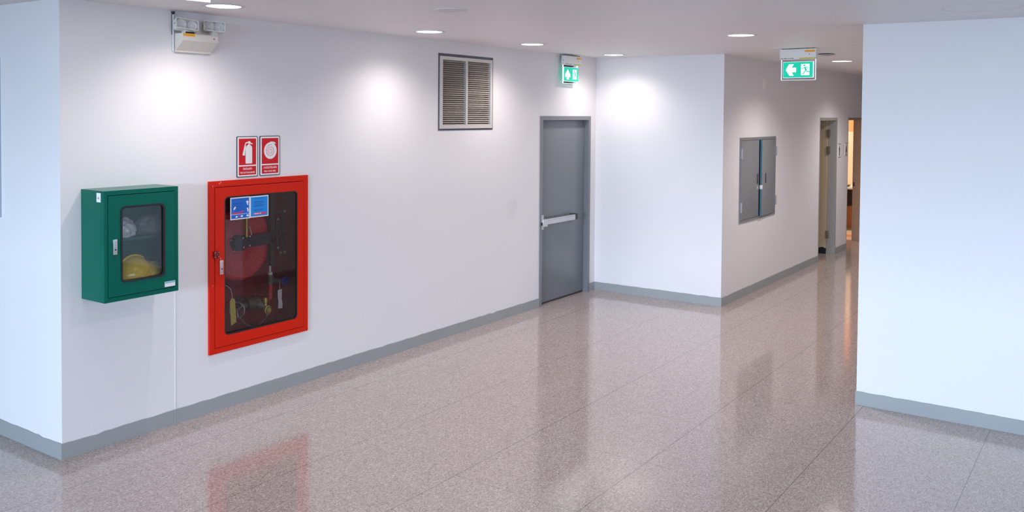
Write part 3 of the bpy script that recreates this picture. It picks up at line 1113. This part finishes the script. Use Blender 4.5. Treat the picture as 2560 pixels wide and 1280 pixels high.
tube(bm, [(1.20, 0.10, 0.868), (1.24, 0.095, 0.882), (1.272, 0.09, 0.872), (1.286, 0.09, 0.85)], 0.011, 10)
tube(bm, [(1.192, 0.08, 0.86), (1.165, 0.06, 0.85), (1.135, 0.06, 0.78), (1.13, 0.06, 0.62)], 0.011, 10)
obj('hose', bm, 'black', fe, label='black hose')
bm = BM()
rows = []
for z in (0.56, 0.66):
    rows.append([bm.verts.new((1.192 + 0.0668 * math.cos(R(a_)), 0.12 + 0.0668 * math.sin(R(a_)), z)) for a_ in range(-150, 1, 10)])
for i in range(15):
    bm.faces.new((rows[0][i], rows[0][i + 1], rows[1][i + 1], rows[1][i]))
obj('body_label', bm, pmat('green_label_print', (0.10, 0.30, 0.20), 0.5), fe, label='green and yellow printed label')
bm = BM()
prism(bm, [(1.292, 0.768), (1.310, 0.762), (1.318, 0.748), (1.330, 0.585), (1.283, 0.566), (1.272, 0.740), (1.280, 0.758)], 0.052, 0.054)
tg = obj('inspection_tag', bm, 'yellow_tag', fe, label='yellow inspection tag')
obj('string', tube(BM(), [(1.295, 0.053, 0.762), (1.292, 0.055, 0.80), (1.285, 0.06, 0.835), (1.262, 0.075, 0.862), (1.20, 0.09, 0.88)], 0.0022, 6), 'white', tg)

# ------------------------------------------------------------------ the two red wall signs
def wall_sign(x0, x1, z0, z1, label, thai, eng, kind):
    y = -0.005
    w, h = x1 - x0, z1 - z0
    t = thing('fire_safety_sign', label, 'sign', ((x0 + x1) / 2, 0.0, z0), group='red signs over the fire hose cabinet')
    obj('backing_plate', prism(BM(), rrect(x0, x1, z0, z1, 0.009), y, 0.0), 'navy', t, smooth=False)
    e = 0.0052
    obj('white_border', prism(BM(), rrect(x0 + e, x1 - e, z0 + e, z1 - e, 0.007), y - 0.0005, y + 0.0002), 'white_print', t, smooth=False)
    ux, lx = x0 + w * 0.095, x1 - w * 0.085
    top, mid1, mid2, bot = z1 - h * 0.058, z1 - h * 0.705, z1 - h * 0.738, z1 - h * 0.948
    obj('picture_field', box(BM(), ux, lx, y - 0.001, y, mid1, top), 'red_print', t)
    obj('caption_field', box(BM(), ux, lx, y - 0.001, y, bot, mid2), 'red_print', t)
    bm = BM()
    yy = (y - 0.0017, y - 0.0008)
    P = lambda u, v: (x0 + w * u, z1 - h * v)
    if kind == 0:
        body = [P(0.41, 0.655), P(0.43, 0.672), P(0.71, 0.672), P(0.725, 0.655), P(0.725, 0.285), P(0.70, 0.245), P(0.60, 0.20), P(0.57, 0.175), P(0.545, 0.20), P(0.43, 0.25), P(0.41, 0.285)]
        prism(bm, body, *yy)
        hose = [P(0.26, 0.46), P(0.375, 0.475), P(0.415, 0.20), P(0.445, 0.175), P(0.53, 0.17), P(0.60, 0.185), P(0.74, 0.20), P(0.755, 0.185), P(0.64, 0.15), P(0.63, 0.125), P(0.55, 0.12), P(0.53, 0.14), P(0.43, 0.145), P(0.385, 0.18)]
        prism(bm, hose, y - 0.0018, y - 0.0008)
    else:
        cx, cz = x0 + w * 0.515, z1 - h * 0.375
        disc = [(cx + 0.0595 * math.cos(2 * PI * i / 40), cz + 0.0625 * math.sin(2 * PI * i / 40)) for i in range(40)]
        prism(bm, disc, *yy)
        tail = [P(0.50, 0.147), P(0.66, 0.147), P(0.74, 0.165), P(0.80, 0.200), P(0.66, 0.205), P(0.5, 0.19)]
        prism(bm, tail, y - 0.0018, y - 0.0008)
    obj('pictogram', bm, 'white_print', t, smooth=False)
    if kind == 1:
        bm = BM()
        sp_ = []
        for i in range(90):
            u = i / 89
            a_ = R(75) + u * 2 * PI * 2.45
            rr = 0.046 - 0.041 * u
            sp_.append((cx + rr * math.cos(a_) * 0.97, y - 0.0018, cz + rr * math.sin(a_)))
        tube(bm, sp_, 0.0013, 6)
        obj('coil_line', bm, 'red_print', t)
    cxm = (ux + lx) / 2
    b1 = text_bm(thai, 0.024, width=(lx - ux) * (0.52 if kind == 0 else 0.80))
    obj('thai_caption', moved(b1, (cxm, y - 0.0013, mid2 - h * 0.062)), 'white_print', t, smooth=False)
    b2 = text_bm(eng, 0.0175, width=(lx - ux) * (0.86 if kind == 0 else 0.72))
    obj('english_caption', moved(b2, (cxm, y - 0.0013, bot + h * 0.055)), 'white_print', t, smooth=False)


wall_sign(1.290, 1.478, 1.650, 1.947, 'red sign picturing a fire extinguisher, left of the pair over red cabinet', 'ถังดับเพลิง', 'FIRE EXTINGUISHER', 0)
wall_sign(1.497, 1.687, 1.651, 1.947, 'red sign picturing a coiled hose, right of the pair over red cabinet', 'สายฉีดน้ำดับเพลิง', 'FIRE HOSE REEL', 1)

# ------------------------------------------------------------------ emergency light
el = thing('emergency_light', 'cream battery emergency light with two lamp heads high on the wall', 'emergency light', (0.92, 0.0, 2.535))
bm = BM()
prof = [(-0.0, 2.648), (-0.094, 2.648), (-0.100, 2.642), (-0.100, 2.600), (-0.022, 2.536), (-0.022, 2.524), (0.0, 2.524)]
xa, xb = 0.781, 1.060
a = [bm.verts.new((xa, y, z)) for y, z in prof]
b = [bm.verts.new((xb, y, z)) for y, z in prof]
bm.faces.new(a)
bm.faces.new(b[::-1])
for i in range(len(prof)):
    j = (i + 1) % len(prof)
    bm.faces.new((a[i], b[i], b[j], a[j]))
obj('battery_case', bm, 'cream', el, smooth=False)
obj('warning_label', box(BM(), 0.784, 0.874, -0.1008, -0.099, 2.629, 2.6465), 'orange', el, label='orange label')
obj('indicator', lathe(BM(), [(0, -0.003), (0.0045, -0.002), (0.0045, 0.002), (0, 0.002)], (1.026, -0.100, 2.623), 'y', 12), 'ledred', el)
obj('rear_switch', box(BM(), 0.815, 0.880, -0.085, -0.060, 2.648, 2.660), 'black', el, label='black terminal block')


def lamp_head(cx, cy, cz, yaw, pitch, roll, wd, hg):
    M0 = Matrix.Translation((cx, cy, cz)) @ Matrix.Rotation(yaw, 4, 'Z') @ Matrix.Rotation(roll, 4, 'Y') @ Matrix.Rotation(pitch, 4, 'X')
    bm = BM()
    ring(bm, rrect(-wd / 2, wd / 2, -hg / 2, hg / 2, 0.012), rrect(-wd / 2 + 0.006, wd / 2 - 0.006, -hg / 2 + 0.006, hg / 2 - 0.006, 0.008), -0.028, 0.012)
    prism(bm, rrect(-wd / 2, wd / 2, -hg / 2, hg / 2, 0.012), 0.010, 0.018)
    prism(bm, rrect(-wd / 2 + 0.03, wd / 2 - 0.03, -hg / 2 + 0.012, hg / 2 - 0.012, 0.010), 0.018, 0.032)
    xf(bm, 0, M0)
    h = obj('lamp_head', bm, 'lampshell', el)
    bm = BM()
    n0 = 0
    for k in (-1, 1):
        s0 = len(bm.verts)
        lathe(bm, [(0.010, 0.008), (0.022, 0.0), (0.030, -0.012), (0.033, -0.020)], (k * wd * 0.235, 0, 0), 'y', 24)
    prism(bm, rrect(-wd / 2 + 0.007, wd / 2 - 0.007, -hg / 2 + 0.007, hg / 2 - 0.007, 0.008), 0.006, 0.010)
    xf(bm, 0, M0)
    obj('reflector', bm, 'reflector', h)
    bm = BM()
    for k in (-1, 1):
        s0 = len(bm.verts)
        bmesh.ops.create_uvsphere(bm, u_segments=14, v_segments=8, radius=0.010)
        xf(bm, s0, Matrix.Translation((k * wd * 0.235, -0.006, 0)))
    xf(bm, 0, M0)
    obj('bulb', bm, 'white', h)
    bm = prism(BM(), rrect(-wd / 2 + 0.005, wd / 2 - 0.005, -hg / 2 + 0.005, hg / 2 - 0.005, 0.009), -0.027, -0.024)
    xf(bm, 0, M0)
    obj('lens', bm, 'lens', h, smooth=False)
    bm = lathe(BM(), [(0, -0.003), (0.004, -0.002), (0.004, 0.002), (0, 0.002)], (0, 0, 0), 'x', 10)
    xf(bm, 0, M0 @ Matrix.Translation((-wd / 2, -0.006, 0)))
    obj('screw', bm, 'black', h)
    bm = BM()
    box(bm, cx - 0.022, cx + 0.022, cy - 0.02, cy + 0.02, 2.648, cz - hg / 2 + 0.012, 0.004)
    obj('swivel', bm, 'lampshell', h)


lamp_head(0.832, -0.060, 2.702, R(-14), R(-20), R(6), 0.156, 0.078)
lamp_head(1.054, -0.060, 2.709, R(-26), R(-10), R(3), 0.144, 0.074)
bm = BM()
tube(bm, [(0.771, -0.007, 2.775), (0.771, -0.007, 2.60), (0.771, -0.007, 2.53)], 0.0055, 10)
cd = obj('conduit', bm, 'wall', el, label='white painted conduit')
obj('conduit_cap', lathe(BM(), [(0, 0.012), (0.012, 0.012), (0.012, 0.004), (0.006, -0.008), (0, -0.008)], (0.771, -0.007, 2.782), 'z', 14), 'black', cd)
bm = tube(BM(), [(0.7645, -0.0035, 2.775), (0.7645, -0.0035, 2.64)], 0.003, 8)
obj('cable', bm, 'ink', cd)

# ------------------------------------------------------------------ ventilation grille
vg = thing('ventilation_grille', 'square louvred air grille high on the wall, left of exit door', 'vent', (4.0, 0.0, 1.97))
bm = BM()
ring(bm, rect_as(3.570, 4.434, 1.962, 2.685), rect_as(3.592, 4.412, 1.984, 2.660), -0.0035, 0.02)
obj('gap_shade_border', bm, 'ventgap', vg, smooth=False, label='dark border for the shaded gap')
bm = BM()
ring(bm, rect_as(3.588, 4.414, 1.979, 2.659), rect_as(3.626, 4.380, 2.013, 2.627), -0.012, 0.025)
box(bm, 3.985, 4.011, -0.010, 0.025, 2.012, 2.628)
obj('grille_frame', bm, 'ventframe', vg, smooth=False)
for xa, xb in ((3.624, 3.987), (4.009, 4.382)):
    bm = BM()
    n_ = 31
    for i in range(n_):
        z = 2.02 + (2.618 - 2.02) * i / (n_ - 1)
        s0 = len(bm.verts)
        box(bm, xa, xb, -0.0135, 0.0135, -0.0009, 0.0009)
        rng = random.Random(i * 7 + int(xa * 10))
        xf(bm, s0, Matrix.Translation((0, 0.006, z)) @ Matrix.Rotation(R(34 + rng.uniform(-7, 7)), 4, 'X'))
    obj('louvre_blades', bm, 'louvre', vg, smooth=False)
    bm = BM()
    k = int((xb - xa) / 0.016)
    for i in range(k):
        px = xa + (i + 0.5) * (xb - xa) / k
        box(bm, px - 0.001, px + 0.001, 0.028, 0.05, 2.012, 2.628)
    obj('rear_fins', bm, 'louvre', vg, smooth=False)
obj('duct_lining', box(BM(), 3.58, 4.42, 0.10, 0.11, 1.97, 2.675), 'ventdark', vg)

# ------------------------------------------------------------------ illuminated exit signs
def exit_sign(loc, rz, label, up, plate_w, hous_w, off):
    """loc is the ceiling point over the middle; the sign faces local -y"""
    t = thing('exit_sign', label, 'exit sign', loc, rz, 'green exit signs under the ceiling')
    hw = hous_w / 2
    hs = obj('housing', box(BM(), -hw, hw, -0.024, 0.024, -0.110, -0.006, 0.003), 'white', t, local=True)
    obj('mounting_plate', box(BM(), -hw + 0.02, hw - 0.02, -0.018, 0.018, -0.008, 0.0), 'blackmetal', t, local=True)
    obj('orange_label', box(BM(), hw * 0.40, hw * 0.94, -0.0248, -0.0235, -0.040, -0.021), 'orange', hs, local=True, label='orange sticker')
    obj('yellow_label', box(BM(), hw * 0.10, hw * 0.98, -0.0248, -0.0235, -0.108, -0.095), 'lime', hs, local=True, label='yellow strip')
    bm = BM()
    for a_, b_ in ((-0.93, -0.82), (-0.76, -0.58), (-0.52, -0.46), (-0.42, -0.36), (-0.33, -0.22)):
        box(bm, hw * a_, hw * b_, -0.0246, -0.0236, -0.103, -0.097)
    obj('small_print', bm, 'ink', hs, local=True)
    obj('indicator', lathe(BM(), [(0, -0.002), (0.005, -0.001), (0.005, 0.001), (0, 0.001)], (hw * 0.65, -0.0245, -0.062), 'y', 12), 'ledred', hs, local=True)
    obj('side_screw', lathe(BM(), [(0, -0.002), (0.005, -0.001), (0.005, 0.001), (0, 0.001)], (-hw, 0.0, -0.06), 'x', 12), 'ink', hs, local=True)
    pw = plate_w / 2
    ox = off
    pl = obj('acrylic_plate', box(BM(), ox - pw, ox + pw, -0.006, 0.006, -0.314, -0.108), 'acrylic', t, local=True, smooth=False)
    bm = BM()
    w_ = 0.0035
    box(bm, ox - pw - w_, ox - pw, -0.007, 0.007, -0.3165, -0.110)
    box(bm, ox + pw, ox + pw + w_, -0.007, 0.007, -0.3165, -0.110)
    box(bm, ox - pw, ox + pw, -0.007, 0.007, -0.3175, -0.314)
    obj('plate_edge', bm, 'edge_glow', pl, local=True, smooth=False, label='glowing edge')
    gw, g0, g1 = 0.154, -0.291, -0.136
    gp = obj('lit_panel', box(BM(), ox - gw, ox + gw, -0.0125, 0.0125, g0, g1, 0.001), 'exit_green', t, local=True, smooth=False)
    obj('panel_edge', box(BM(), ox - gw - 0.003, ox + gw + 0.003, -0.010, 0.010, g0 - 0.003, g1 + 0.003), 'edge_glow', gp, local=True, smooth=False)
    y0_, y1_ = -0.0142, -0.0122
    hgt = g1 - g0

    def Q(pts_):
        return [(ox - gw + 2 * gw * u, g0 + hgt * v) for u, v in pts_]
    bm = BM()
    if not up:
        prism(bm, Q([(0.09, 0.50), (0.20, 0.86), (0.365, 0.86), (0.29, 0.64), (0.44, 0.64), (0.44, 0.34), (0.29, 0.34), (0.365, 0.12), (0.22, 0.12)]), y0_, y1_)
    else:
        prism(bm, Q([(0.25, 0.86), (0.43, 0.48), (0.43, 0.26), (0.33, 0.37), (0.33, 0.12), (0.17, 0.12), (0.17, 0.37), (0.07, 0.26), (0.07, 0.48)]), y0_, y1_)
    obj('arrow', bm, 'exit_white', gp, local=True, smooth=False)
    bm = BM()
    prism(bm, Q([(0.61, 0.14), (0.61, 0.86), (0.89, 0.86), (0.89, 0.14)]), y0_, y1_)
    obj('doorway_symbol', bm, 'exit_white', gp, local=True, smooth=False)
    bm = BM()
    yy = (-0.0156, -0.0138)

    def limb(pts_, wdt):
        P_ = [Vector((ox - gw + 2 * gw * u, g0 + hgt * v)) for u, v in pts_]
        for p, q2 in zip(P_, P_[1:]):
            d_ = (q2 - p).normalized()
            nn = Vector((-d_.y, d_.x)) * wdt
            prism(bm, [tuple(p + nn), tuple(q2 + nn), tuple(q2 - nn), tuple(p - nn)], *yy)
    hx, hz = ox - gw + 2 * gw * 0.72, g0 + hgt * 0.765
    prism(bm, [(hx + 0.0095 * math.cos(2 * PI * i / 14), hz + 0.0095 * math.sin(2 * PI * i / 14)) for i in range(14)], *yy)
    limb([(0.745, 0.66), (0.775, 0.44)], 0.0085)
    limb([(0.735, 0.66), (0.69, 0.60), (0.63, 0.53)], 0.0032)
    limb([(0.755, 0.67), (0.815, 0.67), (0.845, 0.55)], 0.0032)
    limb([(0.765, 0.46), (0.715, 0.30), (0.665, 0.20)], 0.0045)
    limb([(0.785, 0.46), (0.815, 0.36), (0.895, 0.355)], 0.0045)
    obj('running_figure', bm, 'exit_green', gp, local=True, smooth=False)
    return t


exit_sign((5.877, -0.058, H - 0.012), 0.0, 'green exit sign with upward arrow over the grey exit door', True, 0.315, 0.362, -0.024)
exit_sign((6.125, -2.553, H), R(-96.8), 'green exit sign with left arrow hanging at the corridor entrance', False, 0.352, 0.375, 0.0)

# ------------------------------------------------------------------ ceiling downlights
def downlight(x, y, lit, label, r=0.107, power=45, z=None, size=148, face='reflector'):
    H = z or 2.80
    t = thing('ceiling_downlight', label, 'ceiling light', (x, y, H), group='lit round downlights' if lit else 'unlit round downlights')
    bm = BM()
    lathe(bm, [(r + 0.030, 0.0), (r + 0.029, -0.004), (r + 0.016, -0.007), (r + 0.002, -0.006), (r - 0.002, -0.002), (r - 0.002, 0.0)], (x, y, H), 'z', 48)
    obj('trim_ring', bm, 'trim', t)
    bm = BM()
    lathe(bm, [(0, -0.003), (r, -0.003), (r, -0.0005), (0, -0.0005)], (x, y, H), 'z', 40)
    obj('diffuser', bm, 'glow' if lit else face, t)
    if lit:
        l = bpy.data.lights.new('downlight_beam', 'SPOT')
        l.energy = power
        l.spot_size = R(size)
        l.spot_blend = 1.0
        l.shadow_soft_size = 0.05
        l.color = (1.0, 0.905, 0.865)
        o = bpy.data.objects.new('downlight_beam', l)
        C.objects.link(o)
        o.location = (0, 0, -0.03)
        o.parent = t
    return t


downlight(0.777, -0.53, True, 'lit round downlight above the emergency light, nearest of the wall row')
downlight(2.820, -0.52, True, 'lit round downlight left of the air grille, second of the wall row')
downlight(4.365, -0.520, True, 'lit round downlight between air grille and exit sign')
downlight(6.100, -0.478, True, 'lit round downlight in the alcove corner above the exit door', power=38)
downlight(4.385, -2.600, True, 'lit round downlight out in the ceiling before the corridor, left of hanging exit sign', power=95)
downlight(7.530, -2.612, True, 'lit round downlight inside the corridor, right of hanging exit sign', power=110, z=2.747, size=146)
downlight(10.700, -2.600, True, 'lit round downlight farther down the corridor, hidden behind the right wall', power=110, z=2.747, size=146)
downlight(0.900, -2.900, True, 'lit round downlight over the near floor, above the top of the photo', power=85)
downlight(1.695, -1.650, False, 'unlit grey round downlight in the middle of the main ceiling', r=0.080)
downlight(6.71, -2.662, False, 'unlit dark round downlight just behind the hanging exit sign', r=0.060, z=2.766, face='blackmetal')
downlight(11.000, -2.040, False, 'unlit round downlight far down the corridor at right wall edge', r=0.10)
downlight(3.245, -4.535, False, 'unlit grey round fitting at the top right of the near ceiling', r=0.21)

fa = bpy.data.lights.new('fluorescent_beam', 'AREA')
fa.shape = 'RECTANGLE'
fa.size = 1.1
fa.size_y = 0.26
fa.energy = 3.0
fa.spread = R(120)
fa.color = (1.0, 0.94, 0.93)
fo = bpy.data.objects.new('fluorescent_beam', fa)
C.objects.link(fo)
fo.location = (-0.03, -0.825, H - 0.018)
fl = thing('fluorescent_fitting', 'slim lit ceiling fitting at top edge beside the nearest downlight', 'ceiling light', (0.0, -0.80, H))
def slabpoly(pts_, z0_, z1_):
    bm_ = BM()
    a_ = [bm_.verts.new((x, y, z0_)) for x, y in pts_]
    b_ = [bm_.verts.new((x, y, z1_)) for x, y in pts_]
    bm_.faces.new(a_)
    bm_.faces.new(b_[::-1])
    for i_ in range(len(pts_)):
        j_ = (i_ + 1) % len(pts_)
        bm_.faces.new((a_[i_], a_[j_], b_[j_], b_[i_]))
    return bm_


obj('fitting_body', slabpoly([(0.600, -0.645), (-0.60, -0.475), (-0.80, -0.735), (0.40, -0.905)], H - 0.004, H - 0.0005), 'trim', fl, smooth=False)
obj('diffuser', slabpoly([(0.585, -0.651), (-0.59, -0.485), (-0.775, -0.725), (0.405, -0.890)], H - 0.007, H - 0.002), 'tube', fl, smooth=False)

# ------------------------------------------------------------------ electrical cupboard on the corridor wall
ec = thing('electrical_cabinet', 'grey two door service cupboard set in corridor wall, one door ajar', 'cabinet', (7.69, -DB, 0.876))
yf = -DB - 0.012
bm = BM()
ring(bm, rect_as(7.067, 8.316, 0.876, 1.865), rect_as(7.087, 8.298, 0.905, 1.832), yf, -DB + 0.06)
obj('cabinet_frame', bm, 'cabgrey', ec, smooth=False)
obj('back_box', box(BM(), 7.08, 8.305, -DB + 0.13, -DB + 0.135, 0.888, 1.855), 'blackmetal', ec)
ld = obj('left_door', box(BM(), 7.090, 7.690, yf - 0.004, yf + 0.016, 0.908, 1.829, 0.002), 'cabgrey', ec)
obj('handle', box(BM(), 7.622, 7.648, yf - 0.010, yf - 0.003, 1.305, 1.425, 0.003), 'blackmetal', ld)
obj('latch', box(BM(), 7.630, 7.668, yf - 0.008, yf - 0.003, 1.235, 1.270, 0.002), 'nickel', ld)
Mr = Matrix.Translation((8.296, yf, 0)) @ Matrix.Rotation(R(2.4), 4, 'Z') @ Matrix.Translation((-8.296, -yf, 0))
bm = box(BM(), 7.724, 8.296, yf - 0.004, yf + 0.016, 0.908, 1.829, 0.002)
xf(bm, 0, Mr)
rdn = obj('right_door', bm, 'cabgrey', ec)
bm = box(BM(), 7.716, 7.7245, yf - 0.004, yf + 0.018, 0.908, 1.829)
xf(bm, 0, Mr)
obj('door_edge', bm, 'teal', rdn, smooth=False, label='teal blue door edge')
bm = box(BM(), 7.862, 7.888, yf - 0.010, yf - 0.003, 1.300, 1.420, 0.003)
xf(bm, 0, Mr)
obj('handle', bm, 'blackmetal', rdn)
bm = box(BM(), 7.711, 7.742, yf - 0.010, yf + 0.02, 1.232, 1.282, 0.003)
xf(bm, 0, Mr)
obj('latch', bm, 'white', rdn, label='white latch')
for px, zs in ((7.094, (1.68, 1.055)), (8.318, (1.68, 1.058))):
    for z in zs:
        bm = BM()
        tube(bm, [(px, yf - 0.010, z - 0.058), (px, yf - 0.010, z + 0.058)], 0.009, 10)
        box(bm, px - 0.006, px + 0.022 if px < 8 else px + 0.006, yf - 0.007, yf + 0.002, z - 0.055, z + 0.055)
        obj('hinge', bm, 'nickel', ec)

# ------------------------------------------------------------------ washroom door plates
def wc_sign(x0, x1, z0, z1, label, kind):
    y = -DB - 0.004
    t = thing('washroom_sign', label, 'sign', ((x0 + x1) / 2, -DB, z0), group='washroom signs between the corridor doors')
    obj('sign_plate', box(BM(), x0, x1, y, -DB, z0, z1), 'white_print', t)
    obj('border', box(BM(), x0, x1, y - 0.001, y, z1 - 0.008, z1), 'blackmetal', t)
    obj('border', box(BM(), x0, x1, y - 0.001, y, z0, z0 + 0.008), 'blackmetal', t)
    cx = (x0 + x1) / 2
    bm = BM()
    yy = (y - 0.0012, y)
    hz = z1 - 0.038
    prism(bm, [(cx + 0.013 * math.cos(2 * PI * i / 14), hz + 0.013 * math.sin(2 * PI * i / 14)) for i in range(14)], *yy)
    if kind == 0:
        prism(bm, [(cx - 0.032, hz - 0.018), (cx + 0.032, hz - 0.018), (cx + 0.032, hz - 0.075), (cx + 0.022, hz - 0.075), (cx + 0.020, hz - 0.15), (cx + 0.002, hz - 0.15), (cx, hz - 0.085), (cx - 0.002, hz - 0.15), (cx - 0.020, hz - 0.15), (cx - 0.022, hz - 0.075), (cx - 0.032, hz - 0.075)], *yy)
    else:
        prism(bm, [(cx - 0.020, hz - 0.018), (cx + 0.020, hz - 0.018), (cx + 0.044, hz - 0.105), (cx + 0.016, hz - 0.105), (cx + 0.016, hz - 0.15), (cx - 0.016, hz - 0.15), (cx - 0.016, hz - 0.105), (cx - 0.044, hz - 0.105)], *yy)
    obj('pictogram', bm, 'ink' if kind == 0 else 'darkred', t, smooth=False)


wc_sign(11.279, 11.436, 1.484, 1.697, 'white washroom plate with black figure, nearer one between corridor doors', 0)
wc_sign(11.684, 11.846, 1.500, 1.700, 'white washroom plate with dark red figure, farther one between corridor doors', 1)

# ------------------------------------------------------------------ pale board on the left wall, cut by the frame
nb_ = thing('wall_board', 'pale blue board on the left wall, cut off by photo edge', 'board', (-0.02, 1.3, 1.43))
obj('panel', box(BM(), -0.035, 0.0, 0.715, 1.9, 1.43, 2.47, 0.003), pmat('pale_blue_board', (0.42, 0.50, 0.58), 0.45), nb_)
